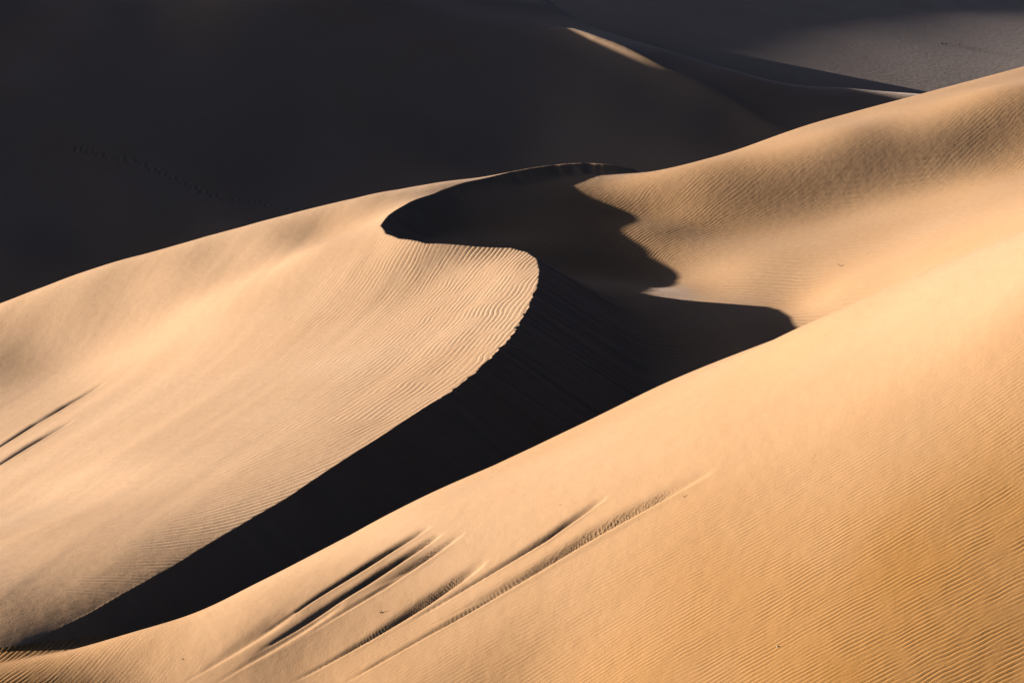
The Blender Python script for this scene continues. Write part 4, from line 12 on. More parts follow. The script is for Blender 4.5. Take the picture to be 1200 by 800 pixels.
'cL': dict(a0=-34,b0=468,ha=4,hb=4,na=20,nb=29,c=[63.19,55.65,48.07,40.42,32.68,24.89,17.16,9.69,2.57,-4.32,-11.35,-18.96,-27.38,-36.51,-46.14,-56.08,-66.29,-76.71,-87.28,-97.86,-108.29,-118.41,-128.05,-137.16,-145.72,-153.8,-161.5,-168.91,-176.16,62.05,54.52,46.94,39.26,31.43,23.47,15.55,8,1.05,-5.35,-11.68,-18.68,-26.66,-35.35,-44.42,-53.68,-63.15,-72.88,-82.81,-92.84,-102.79,-112.46,-121.66,-130.31,-138.45,-146.16,-153.54,-160.72,-167.78,60.92,53.41,45.84,38.15,30.25,22.06,13.79,6.01,-0.84,-6.68,-12.08,-18.41,-26.03,-34.36,-42.87,-51.34,-59.96,-68.94,-78.24,-87.7,-97.17,-106.44,-115.2,-123.37,-131.04,-138.35,-145.41,-152.34,-159.2,59.83,52.34,44.8,37.12,29.16,20.68,11.82,3.58,-3.37,-8.67,-12.78,-18.3,-25.74,-33.76,-41.62,-49.11,-56.67,-64.84,-73.43,-82.28,-91.27,-100.22,-108.5,-116.14,-123.31,-130.21,-136.94,-143.6,-150.25,58.83,51.36,43.84,36.15,28.12,19.32,9.71,0.81,-6.48,-11.68,-14.48,-18.96,-26.17,-33.65,-40.69,-46.95,-53.19,-60.52,-68.31,-76.36,-84.85,-93.63,-101.35,-108.37,-115.03,-121.52,-127.95,-134.38,-140.83,58.02,50.58,43.03,35.23,26.94,17.71,7.51,-1.68,-8.96,-14.62,-17.95,-21.61,-27.45,-33.54,-39.57,-44.83,-49.72,-56.1,-62.98,-70.11,-77.91,-86.23,-93.3,-99.73,-105.94,-112.1,-118.29,-124.54,-130.83,57.57,50.2,42.68,34.85,26.5,17.46,8.02,-0.37,-7.72,-13.94,-18.8,-23.09,-27.08,-31.34,-36.31,-41.04,-45.52,-51.13,-57.46,-63.8,-70.19,-77.27,-83.79,-89.88,-95.85,-101.84,-107.89,-114.04,-120.24,57.64,50.44,43.08,35.46,27.48,19.18,10.92,3.41,-3.53,-9.6,-14.65,-18.93,-22.11,-25.65,-30.28,-34.58,-38.81,-43.92,-49.97,-55.64,-60.72,-66.68,-72.8,-78.78,-84.73,-90.72,-96.77,-102.89,-109.06,58.39,51.45,44.4,37.16,29.75,22.25,14.96,8.21,2.05,-3.33,-7.87,-11.84,-14.89,-18.17,-21.94,-25.54,-29.05,-33.07,-38.16,-43.46,-48.39,-54.24,-60.45,-66.64,-72.78,-78.9,-85.04,-91.2,-97.38,59.88,53.29,46.63,39.88,33.09,26.37,19.91,13.93,8.53,3.81,-0.24,-3.85,-7.08,-10.17,-12.33,-14.51,-17,-19.59,-23.2,-28.34,-34.23,-40.78,-47.41,-53.92,-60.31,-66.61,-72.87,-79.1,-85.33,62.13,55.94,49.72,43.5,37.33,31.31,25.61,20.36,15.66,11.59,8.14,5.23,2.86,1.01,-0.59,-2.2,-4.18,-6.57,-10.24,-15.23,-21.18,-27.75,-34.48,-41.15,-47.69,-54.13,-60.48,-66.78,-73.04,65.12,59.35,53.59,47.88,42.29,36.93,31.89,27.31,23.26,19.8,16.93,14.63,12.87,11.54,10.34,9.04,7.33,4.93,1.32,-3.44,-9.13,-15.44,-22.01,-28.63,-35.19,-41.67,-48.06,-54.38,-60.67,68.8,63.44,58.12,52.9,47.85,43.06,38.63,34.64,31.16,28.23,25.86,24.02,22.64,21.57,20.57,19.39,17.75,15.35,11.93,7.48,2.16,-3.77,-10.06,-16.5,-22.95,-29.38,-35.74,-42.05,-48.32,73.09,68.12,63.23,58.45,53.89,49.6,45.69,42.21,39.22,36.74,34.77,33.26,32.12,31.21,30.3,29.15,27.53,25.19,21.96,17.83,12.9,7.36,1.42,-4.76,-11.04,-17.34,-23.62,-29.87,-36.09,77.92,73.33,68.81,64.43,60.29,56.45,52.98,49.93,47.35,45.24,43.58,42.32,41.36,40.54,39.67,38.55,36.95,34.7,31.67,27.83,23.27,18.11,12.51,6.62,0.56,-5.57,-11.73,-17.89,-24.03,83.23,78.96,74.77,70.75,66.97,63.51,60.41,57.73,55.49,53.69,52.29,51.23,50.39,49.65,48.82,47.72,46.17,44.03,41.19,37.62,33.38,28.57,23.3,17.7,11.88,5.93,-0.09,-6.13,-12.18,88.93,84.94,81.04,77.32,73.85,70.71,67.94,65.57,63.62,62.08,60.89,59.99,59.27,58.6,57.82,56.77,55.3,53.28,50.62,47.3,43.35,38.85,33.88,28.55,22.97,17.2,11.34,5.42,-0.53,94.95,91.19,87.53,84.07,80.87,78.01,75.52,73.42,71.72,70.4,69.4,68.65,68.05,67.46,66.75,65.78,64.4,62.51,60.03,56.93,53.25,49.02,44.32,39.24,33.88,28.3,22.58,16.78,10.94,101.2,97.63,94.17,90.93,87.97,85.36,83.11,81.26,79.79,78.67,77.85,77.25,76.76,76.27,75.65,74.77,73.5,71.75,69.44,66.56,63.11,59.13,54.68,49.83,44.67,39.27,33.7,28.02,22.27,107.6,104.17,100.89,97.85,95.11,92.72,90.72,89.09,87.83,86.91,86.26,85.8,85.44,85.06,84.54,83.76,82.61,81,78.88,76.19,72.97,69.22,65,60.38,55.42,50.19,44.75,39.17,33.52]),
'aL': dict(a0=-34,b0=468,ha=4,hb=4,na=20,nb=29,c=[-0.19,-0.18,-0.16,-0.14,-0.12,-0.1,-0.08,-0.08,-0.09,-0.12,-0.17,-0.22,-0.27,-0.29,-0.3,-0.29,-0.26,-0.22,-0.17,-0.12,-0.06,-0.01,0.04,0.08,0.11,0.14,0.15,0.17,0.18,-0.07,-0.06,-0.04,-0.02,-0.01,0.01,0.03,0.03,0.01,-0.03,-0.09,-0.15,-0.21,-0.25,-0.26,-0.25,-0.22,-0.18,-0.14,-0.09,-0.03,0.02,0.07,0.11,0.14,0.15,0.17,0.18,0.18,0.06,0.07,0.08,0.09,0.11,0.13,0.14,0.14,0.12,0.07,-0,-0.09,-0.17,-0.21,-0.22,-0.2,-0.17,-0.14,-0.1,-0.06,-0,0.05,0.1,0.13,0.16,0.17,0.18,0.18,0.19,0.19,0.19,0.2,0.21,0.22,0.24,0.26,0.26,0.22,0.17,0.08,-0.04,-0.14,-0.18,-0.18,-0.15,-0.12,-0.09,-0.07,-0.03,0.02,0.08,0.13,0.16,0.17,0.18,0.19,0.19,0.19,0.32,0.33,0.33,0.34,0.35,0.36,0.39,0.37,0.32,0.26,0.16,0.01,-0.11,-0.16,-0.14,-0.09,-0.06,-0.04,-0.03,-0.01,0.04,0.11,0.16,0.18,0.19,0.19,0.19,0.19,0.19,0.47,0.47,0.48,0.48,0.48,0.5,0.52,0.46,0.39,0.33,0.22,0.06,-0.07,-0.12,-0.08,-0.01,0.03,0.02,-0.01,-0.01,0.05,0.14,0.18,0.19,0.2,0.2,0.19,0.19,0.19,0.63,0.63,0.63,0.63,0.63,0.62,0.6,0.53,0.48,0.44,0.35,0.21,0.08,-0,0.03,0.1,0.14,0.1,0.02,-0.06,0,0.12,0.16,0.18,0.19,0.19,0.19,0.19,0.19,0.79,0.79,0.79,0.79,0.78,0.77,0.74,0.7,0.67,0.65,0.62,0.54,0.41,0.29,0.25,0.32,0.35,0.28,0.11,-0.1,-0.09,0.04,0.12,0.16,0.18,0.19,0.19,0.19,0.19,0.97,0.97,0.97,0.96,0.96,0.95,0.93,0.91,0.91,0.92,0.93,0.91,0.84,0.72,0.62,0.65,0.66,0.64,0.51,0.13,-0.04,0.03,0.11,0.16,0.19,0.2,0.21,0.21,0.2,1.15,1.15,1.15,1.15,1.15,1.14,1.14,1.14,1.15,1.17,1.2,1.2,1.15,1.04,0.95,0.97,0.95,0.96,0.93,0.54,0.24,0.18,0.19,0.22,0.23,0.24,0.24,0.24,0.23,1.34,1.34,1.35,1.35,1.35,1.35,1.35,1.36,1.38,1.4,1.41,1.4,1.34,1.24,1.19,1.17,1.11,1.09,1.05,0.79,0.53,0.4,0.34,0.33,0.32,0.31,0.3,0.29,0.27,1.54,1.54,1.54,1.55,1.55,1.56,1.56,1.58,1.59,1.6,1.6,1.58,1.53,1.45,1.39,1.35,1.28,1.23,1.15,0.97,0.76,0.61,0.52,0.47,0.44,0.41,0.39,0.36,0.34,1.74,1.74,1.74,1.75,1.75,1.76,1.77,1.78,1.79,1.79,1.78,1.76,1.71,1.64,1.58,1.52,1.45,1.37,1.28,1.13,0.96,0.81,0.71,0.63,0.57,0.53,0.49,0.45,0.42,1.94,1.94,1.95,1.95,1.96,1.97,1.97,1.98,1.98,1.98,1.96,1.93,1.88,1.82,1.76,1.69,1.61,1.52,1.42,1.28,1.14,1,0.89,0.8,0.72,0.66,0.61,0.56,0.52,2.14,2.14,2.15,2.15,2.16,2.16,2.17,2.17,2.17,2.16,2.14,2.1,2.06,2,1.93,1.85,1.77,1.67,1.56,1.44,1.3,1.18,1.06,0.96,0.88,0.81,0.74,0.69,0.63,2.34,2.34,2.35,2.35,2.36,2.36,2.36,2.36,2.35,2.34,2.31,2.27,2.23,2.17,2.1,2.02,1.93,1.83,1.72,1.6,1.47,1.35,1.23,1.13,1.04,0.96,0.89,0.82,0.75,2.54,2.54,2.54,2.55,2.55,2.55,2.55,2.54,2.53,2.52,2.49,2.45,2.39,2.33,2.26,2.18,2.09,1.99,1.87,1.76,1.63,1.51,1.4,1.29,1.2,1.11,1.03,0.96,0.89,2.73,2.74,2.74,2.74,2.74,2.74,2.74,2.73,2.71,2.69,2.66,2.62,2.56,2.5,2.42,2.34,2.25,2.14,2.03,1.92,1.8,1.68,1.56,1.46,1.36,1.27,1.18,1.1,1.03,2.93,2.93,2.94,2.94,2.94,2.93,2.93,2.91,2.9,2.87,2.83,2.79,2.73,2.67,2.59,2.5,2.41,2.3,2.19,2.08,1.96,1.84,1.73,1.62,1.52,1.42,1.33,1.25,1.17,3.13,3.13,3.13,3.13,3.13,3.12,3.11,3.1,3.08,3.04,3.01,2.96,2.9,2.83,2.75,2.67,2.57,2.46,2.35,2.24,2.12,2,1.89,1.78,1.68,1.58,1.49,1.4,1.32]),
'cG': dict(a0=-34,b0=468,ha=4,hb=4,na=20,nb=29,c=[-23.38,-26.96,-30.59,-34.31,-38.15,-42.14,-46.31,-50.69,-55.31,-60.19,-65.34,-70.8,-76.57,-82.64,-89.01,-95.64,-102.5,-109.52,-116.63,-123.76,-130.84,-137.81,-144.62,-151.25,-157.7,-164,-170.17,-176.25,-182.28,-14.51,-18.03,-21.59,-25.23,-28.97,-32.85,-36.89,-41.13,-45.59,-50.31,-55.31,-60.61,-66.23,-72.17,-78.43,-84.98,-91.78,-98.78,-105.88,-113.02,-120.1,-127.05,-133.84,-140.42,-146.82,-153.05,-159.16,-165.19,-171.18,-5.68,-9.14,-12.63,-16.18,-19.82,-23.58,-27.49,-31.58,-35.88,-40.44,-45.27,-50.4,-55.86,-61.67,-67.81,-74.27,-81.02,-87.99,-95.1,-102.25,-109.35,-116.3,-123.06,-129.59,-135.93,-142.09,-148.13,-154.09,-160.02,3.05,-0.34,-3.74,-7.2,-10.73,-14.37,-18.14,-22.07,-26.21,-30.58,-35.22,-40.17,-45.45,-51.1,-57.1,-63.47,-70.16,-77.12,-84.25,-91.44,-98.57,-105.53,-112.26,-118.74,-124.99,-131.06,-137.02,-142.91,-148.78,11.68,8.37,5.05,1.69,-1.72,-5.23,-8.85,-12.62,-16.57,-20.75,-25.18,-29.92,-34.99,-40.44,-46.29,-52.53,-59.15,-66.09,-73.26,-80.52,-87.71,-94.71,-101.41,-107.82,-113.97,-119.93,-125.79,-131.6,-137.39,20.17,16.95,13.72,10.47,7.17,3.8,0.33,-3.26,-7.01,-10.97,-15.17,-19.66,-24.48,-29.69,-35.33,-41.41,-47.93,-54.84,-62.06,-69.41,-76.71,-83.76,-90.45,-96.76,-102.78,-108.63,-114.38,-120.11,-125.83,28.51,25.39,22.26,19.11,15.93,12.7,9.39,5.98,2.44,-1.28,-5.22,-9.42,-13.95,-18.86,-24.22,-30.07,-36.44,-43.29,-50.53,-58.01,-65.47,-72.61,-79.27,-85.47,-91.36,-97.08,-102.74,-108.39,-114.07,36.7,33.67,30.63,27.59,24.53,21.44,18.3,15.07,11.75,8.28,4.63,0.74,-3.44,-7.99,-12.98,-18.52,-24.63,-31.32,-38.55,-46.16,-53.82,-61.09,-67.73,-73.82,-79.59,-85.22,-90.81,-96.44,-102.09,44.73,41.78,38.84,35.9,32.95,30,27.01,23.97,20.86,17.64,14.29,10.75,6.97,2.86,-1.68,-6.76,-12.48,-18.87,-25.95,-33.62,-41.5,-48.95,-55.59,-61.64,-67.37,-73,-78.61,-84.26,-89.94,52.58,49.72,46.86,44.02,41.18,38.34,35.5,32.63,29.72,26.75,23.69,20.5,17.14,13.53,9.55,5.08,-0.07,-5.92,-12.59,-20.09,-28.06,-35.57,-42.38,-48.72,-54.67,-60.45,-66.19,-71.93,-77.68,60.27,57.48,54.7,51.94,49.19,46.47,43.75,41.03,38.29,35.53,32.73,29.87,26.91,23.8,20.46,16.76,12.44,7.35,1.44,-5.35,-12.73,-19.88,-27.55,-35.17,-41.69,-47.78,-53.73,-59.62,-65.46,67.8,65.07,62.35,59.66,57,54.35,51.73,49.13,46.53,43.93,41.33,38.71,36.07,33.38,30.59,27.61,24.22,20.16,15.21,9.66,3.98,-2.61,-12.91,-22.38,-29.12,-35.4,-41.52,-47.53,-53.45,75.17,72.49,69.83,67.19,64.58,62.01,59.45,56.92,54.41,51.91,49.42,46.94,44.48,42.01,39.55,37.01,34.27,31.03,26.55,21.15,15.61,9.15,-1.95,-11.67,-17.62,-23.75,-29.88,-35.89,-41.79,82.41,79.77,77.15,74.55,71.97,69.43,66.92,64.42,61.94,59.47,57,54.54,52.08,49.62,47.14,44.6,41.84,38.41,33.88,28.86,23.52,17.2,7.19,-2.71,-7.81,-13.23,-18.99,-24.78,-30.55,89.52,86.91,84.31,81.74,79.19,76.66,74.15,71.65,69.15,66.65,64.13,61.58,58.98,56.31,53.55,50.63,47.39,43.29,38.71,34.66,30.02,24.2,15.93,6.51,1.41,-3.35,-8.56,-14.04,-19.63,96.54,93.94,91.36,88.79,86.24,83.71,81.18,78.65,76.11,73.53,70.9,68.19,65.38,62.41,59.23,55.73,51.82,47.53,43.92,40.85,37.39,33.16,27.39,19,12.71,7.36,2.06,-3.35,-8.85,103.48,100.89,98.31,95.74,93.18,90.63,88.06,85.49,82.87,80.2,77.44,74.57,71.55,68.32,64.83,61.03,56.95,53.02,50.13,47.74,45.16,41.94,37.4,30.73,24.26,18.43,12.88,7.38,1.88,110.36,107.77,105.19,102.61,100.03,97.45,94.84,92.2,89.51,86.74,83.87,80.86,77.68,74.31,70.72,66.97,63.21,59.83,57.24,55.14,52.96,50.19,46.25,40.85,34.98,29.21,23.6,18.06,12.55,117.21,114.61,112.02,109.43,106.83,104.21,101.55,98.85,96.09,93.23,90.25,87.14,83.88,80.46,76.92,73.36,69.97,67.02,64.69,62.78,60.82,58.33,54.88,50.3,45.07,39.62,34.12,28.62,23.14,124.04,121.44,118.84,116.23,113.6,110.94,108.24,105.48,102.64,99.7,96.64,93.45,90.14,86.73,83.29,79.95,76.88,74.28,72.21,70.49,68.75,66.54,63.52,59.56,54.88,49.79,44.49,39.1,33.67]),
'aG': dict(a0=-34,b0=468,ha=4,hb=4,na=20,nb=29,c=[-0.43,-0.49,-0.56,-0.62,-0.69,-0.77,-0.84,-0.93,-1.01,-1.11,-1.22,-1.33,-1.46,-1.6,-1.76,-1.94,-2.13,-2.34,-2.57,-2.81,-3.07,-3.33,-3.6,-3.87,-4.13,-4.39,-4.65,-4.9,-5.15,-0.32,-0.38,-0.44,-0.5,-0.57,-0.64,-0.71,-0.78,-0.86,-0.95,-1.05,-1.15,-1.27,-1.39,-1.54,-1.7,-1.88,-2.07,-2.29,-2.52,-2.77,-3.03,-3.3,-3.56,-3.82,-4.08,-4.33,-4.58,-4.82,-0.21,-0.26,-0.32,-0.38,-0.44,-0.51,-0.57,-0.64,-0.71,-0.79,-0.88,-0.97,-1.07,-1.19,-1.31,-1.46,-1.62,-1.8,-2.01,-2.23,-2.48,-2.73,-2.99,-3.25,-3.51,-3.76,-4,-4.25,-4.49,-0.1,-0.15,-0.21,-0.27,-0.32,-0.38,-0.44,-0.51,-0.57,-0.64,-0.71,-0.8,-0.88,-0.98,-1.09,-1.22,-1.37,-1.53,-1.72,-1.94,-2.17,-2.42,-2.68,-2.94,-3.19,-3.44,-3.68,-3.92,-4.15,0.01,-0.04,-0.1,-0.15,-0.21,-0.26,-0.32,-0.38,-0.43,-0.49,-0.56,-0.63,-0.7,-0.78,-0.88,-0.98,-1.11,-1.26,-1.43,-1.63,-1.86,-2.11,-2.37,-2.62,-2.87,-3.11,-3.34,-3.58,-3.81,0.11,0.06,0,-0.05,-0.1,-0.15,-0.2,-0.25,-0.31,-0.36,-0.41,-0.47,-0.53,-0.59,-0.67,-0.76,-0.86,-0.98,-1.13,-1.31,-1.53,-1.78,-2.04,-2.3,-2.54,-2.77,-3,-3.22,-3.45,0.2,0.15,0.1,0.05,0,-0.05,-0.1,-0.14,-0.19,-0.23,-0.28,-0.32,-0.37,-0.42,-0.47,-0.54,-0.61,-0.7,-0.81,-0.97,-1.18,-1.43,-1.7,-1.96,-2.19,-2.42,-2.64,-2.86,-3.08,0.29,0.24,0.19,0.14,0.1,0.05,0,-0.04,-0.08,-0.12,-0.16,-0.2,-0.23,-0.27,-0.3,-0.34,-0.39,-0.44,-0.5,-0.6,-0.78,-1.05,-1.34,-1.59,-1.82,-2.04,-2.26,-2.48,-2.7,0.37,0.32,0.27,0.23,0.18,0.13,0.09,0.05,0.01,-0.03,-0.06,-0.09,-0.11,-0.14,-0.16,-0.17,-0.19,-0.2,-0.2,-0.22,-0.33,-0.6,-0.92,-1.18,-1.41,-1.64,-1.87,-2.09,-2.31,0.45,0.4,0.35,0.3,0.26,0.21,0.17,0.13,0.09,0.06,0.03,-0,-0.02,-0.04,-0.05,-0.05,-0.06,-0.04,0.03,0.15,0.22,-0.01,-0.4,-0.69,-0.97,-1.23,-1.47,-1.7,-1.92,0.52,0.47,0.42,0.37,0.33,0.28,0.24,0.2,0.16,0.12,0.09,0.07,0.04,0.03,0.02,0.01,0.01,0.01,0.12,0.36,0.73,0.83,0.37,-0.13,-0.52,-0.83,-1.09,-1.33,-1.55,0.58,0.53,0.48,0.43,0.39,0.34,0.3,0.25,0.21,0.18,0.14,0.11,0.09,0.07,0.05,0.04,0.01,-0.01,0.02,0.12,0.44,1,0.76,0.2,-0.21,-0.51,-0.76,-0.99,-1.2,0.64,0.59,0.54,0.49,0.44,0.39,0.35,0.3,0.26,0.22,0.18,0.15,0.12,0.09,0.07,0.05,0.03,0.01,-0.05,-0.12,-0.05,0.33,0.34,0.08,-0.1,-0.29,-0.49,-0.68,-0.87,0.69,0.64,0.59,0.54,0.49,0.44,0.39,0.35,0.3,0.26,0.21,0.17,0.14,0.1,0.07,0.05,0.03,0.02,-0.04,-0.14,-0.16,-0.04,0.07,0.04,0.01,-0.1,-0.25,-0.41,-0.57,0.74,0.69,0.64,0.59,0.54,0.48,0.43,0.38,0.34,0.29,0.24,0.19,0.15,0.11,0.07,0.03,0.01,-0.01,-0.03,-0.08,-0.08,0.02,0.23,0.18,0.15,0.08,-0.03,-0.16,-0.29,0.79,0.74,0.68,0.63,0.58,0.53,0.47,0.42,0.37,0.32,0.27,0.22,0.17,0.12,0.08,0.04,0.01,0,0.03,0.07,0.17,0.35,0.58,0.47,0.38,0.3,0.2,0.1,-0.02,0.83,0.78,0.73,0.67,0.62,0.57,0.51,0.46,0.4,0.35,0.3,0.25,0.2,0.15,0.11,0.08,0.07,0.09,0.15,0.26,0.4,0.59,0.74,0.7,0.62,0.54,0.45,0.35,0.24,0.88,0.82,0.77,0.71,0.66,0.6,0.55,0.49,0.44,0.39,0.33,0.28,0.24,0.2,0.17,0.16,0.17,0.21,0.31,0.43,0.59,0.76,0.88,0.89,0.84,0.77,0.69,0.59,0.5,0.92,0.87,0.81,0.76,0.7,0.64,0.59,0.53,0.48,0.42,0.37,0.33,0.29,0.26,0.24,0.25,0.28,0.35,0.46,0.6,0.77,0.93,1.04,1.07,1.05,1,0.92,0.84,0.75,0.96,0.91,0.85,0.8,0.74,0.68,0.63,0.57,0.52,0.47,0.42,0.38,0.34,0.32,0.32,0.34,0.4,0.49,0.61,0.77,0.93,1.09,1.2,1.25,1.25,1.21,1.15,1.08,0.99]),
'cV': dict(a0=-34,b0=468,ha=4,hb=4,na=20,nb=29,c=[90.77,87.01,83.23,79.43,75.57,71.65,67.64,63.51,59.23,54.78,50.12,45.23,40.08,34.64,28.9,22.85,16.48,9.78,2.78,-4.51,-12.08,-19.88,-27.9,-36.09,-44.42,-52.86,-61.39,-69.97,-78.6,88.84,85.09,81.34,77.55,73.72,69.83,65.86,61.76,57.52,53.11,48.5,43.64,38.52,33.11,27.38,21.33,14.94,8.22,1.18,-6.17,-13.81,-21.69,-29.79,-38.05,-46.46,-54.96,-63.54,-72.18,-80.83,86.9,83.17,79.43,75.67,71.86,68,64.06,60.01,55.81,51.45,46.88,42.06,36.98,31.59,25.88,19.83,13.43,6.68,-0.41,-7.82,-15.53,-23.49,-31.68,-40.03,-48.51,-57.08,-65.72,-74.4,-83.1,84.93,81.22,77.49,73.75,69.98,66.15,62.25,58.24,54.09,49.77,45.25,40.49,35.44,30.09,24.4,18.36,11.95,5.18,-1.95,-9.43,-17.22,-25.28,-33.56,-42.01,-50.58,-59.22,-67.93,-76.66,-85.4,82.92,79.22,75.52,71.8,68.05,64.26,60.39,56.43,52.34,48.08,43.61,38.9,33.91,28.61,22.95,16.92,10.52,3.73,-3.44,-10.99,-18.87,-27.05,-35.44,-44,-52.66,-61.39,-70.17,-78.95,-87.75,80.85,77.17,73.48,69.78,66.06,62.3,58.48,54.57,50.53,46.34,41.94,37.3,32.38,27.13,21.52,15.52,9.12,2.33,-4.87,-12.48,-20.47,-28.77,-37.31,-45.99,-54.77,-63.59,-72.43,-81.28,-90.13,78.71,75.04,71.37,67.69,64,60.27,56.49,52.63,48.65,44.53,40.21,35.66,30.81,25.64,20.09,14.13,7.76,0.98,-6.22,-13.87,-21.98,-30.45,-39.14,-47.98,-56.87,-65.79,-74.71,-83.62,-92.53,76.49,72.83,69.17,65.51,61.84,58.14,54.4,50.58,46.67,42.62,38.38,33.93,29.19,24.11,18.64,12.73,6.4,-0.34,-7.47,-15.13,-23.37,-32.03,-40.93,-49.93,-58.97,-68,-76.99,-85.96,-94.92,74.17,70.52,66.86,63.22,59.56,55.89,52.17,48.4,44.55,40.56,36.42,32.07,27.45,22.49,17.13,11.3,5.01,-1.68,-8.62,-16.2,-24.59,-33.49,-42.62,-51.83,-61.03,-70.17,-79.24,-88.26,-97.25,71.75,68.09,64.44,60.8,57.15,53.49,49.8,46.06,42.24,38.33,34.27,30.03,25.54,20.74,15.52,9.79,3.54,-3.18,-9.69,-16.97,-25.54,-34.74,-44.16,-53.63,-63.02,-72.28,-81.42,-90.48,-99.51,69.2,65.54,61.89,58.24,54.59,50.93,47.24,43.52,39.73,35.85,31.85,27.71,23.36,18.73,13.72,8.18,2,-5.08,-10.8,-17.43,-26.07,-35.53,-45.41,-55.29,-64.93,-74.31,-83.5,-92.58,-101.63,66.55,62.87,59.2,55.54,51.87,48.2,44.5,40.76,36.96,33.09,29.11,25.01,20.76,16.31,11.57,6.42,0.48,-7.5,-12.7,-18.29,-26.43,-35.59,-46.27,-56.84,-66.76,-76.23,-85.44,-94.52,-103.57,63.77,60.07,56.38,52.69,49,45.29,41.56,37.78,33.94,30.02,26,21.86,17.59,13.17,8.55,3.61,-2.52,-11.26,-17.45,-22.61,-29.34,-36.81,-47.68,-58.6,-68.57,-78,-87.18,-96.25,-105.3,60.87,57.14,53.42,49.7,45.97,42.22,38.43,34.58,30.66,26.64,22.51,18.23,13.78,9.11,4.13,-1.38,-7.98,-15.84,-22.15,-27.36,-32.31,-38.3,-49.21,-60.3,-70.16,-79.51,-88.66,-97.73,-106.78,57.86,54.1,50.34,46.58,42.8,38.99,35.12,31.19,27.16,23.01,18.71,14.21,9.49,4.45,-1.01,-7.08,-13.93,-21.18,-26.79,-30.92,-34.85,-40.17,-50.23,-61.36,-71.25,-80.66,-89.86,-98.98,-108.06,54.74,50.95,47.16,43.35,39.51,35.63,31.68,27.64,23.49,19.19,14.7,9.98,4.97,-0.39,-6.19,-12.52,-19.3,-25.95,-31.11,-34.73,-38.35,-43.45,-51.94,-62.23,-72.12,-81.62,-90.91,-100.08,-109.21,51.54,47.71,43.88,40.02,36.12,32.17,28.13,23.99,19.71,15.25,10.59,5.68,0.47,-5.09,-11.02,-17.29,-23.7,-29.68,-34.49,-38.32,-42.24,-47.45,-54.91,-63.98,-73.39,-82.76,-92.02,-101.2,-110.33,48.27,44.4,40.52,36.61,32.66,28.63,24.5,20.26,15.86,11.27,6.47,1.41,-3.93,-9.55,-15.45,-21.5,-27.46,-32.96,-37.65,-41.76,-46.04,-51.32,-58.16,-66.33,-75.14,-84.2,-93.31,-102.43,-111.52,44.94,41.04,37.12,33.16,29.14,25.04,20.83,16.49,11.98,7.28,2.37,-2.78,-8.18,-13.8,-19.59,-25.4,-31.03,-36.22,-40.85,-45.14,-49.63,-54.91,-61.36,-68.91,-77.2,-85.91,-94.81,-103.8,-112.81,41.57,37.65,33.69,29.69,25.61,21.43,17.14,12.7,8.1,3.3,-1.7,-6.92,-12.35,-17.93,-23.59,-29.19,-34.56,-39.55,-44.12,-48.5,-53.07,-58.3,-64.45,-71.56,-79.41,-87.76,-96.43,-105.27,-114.2]),
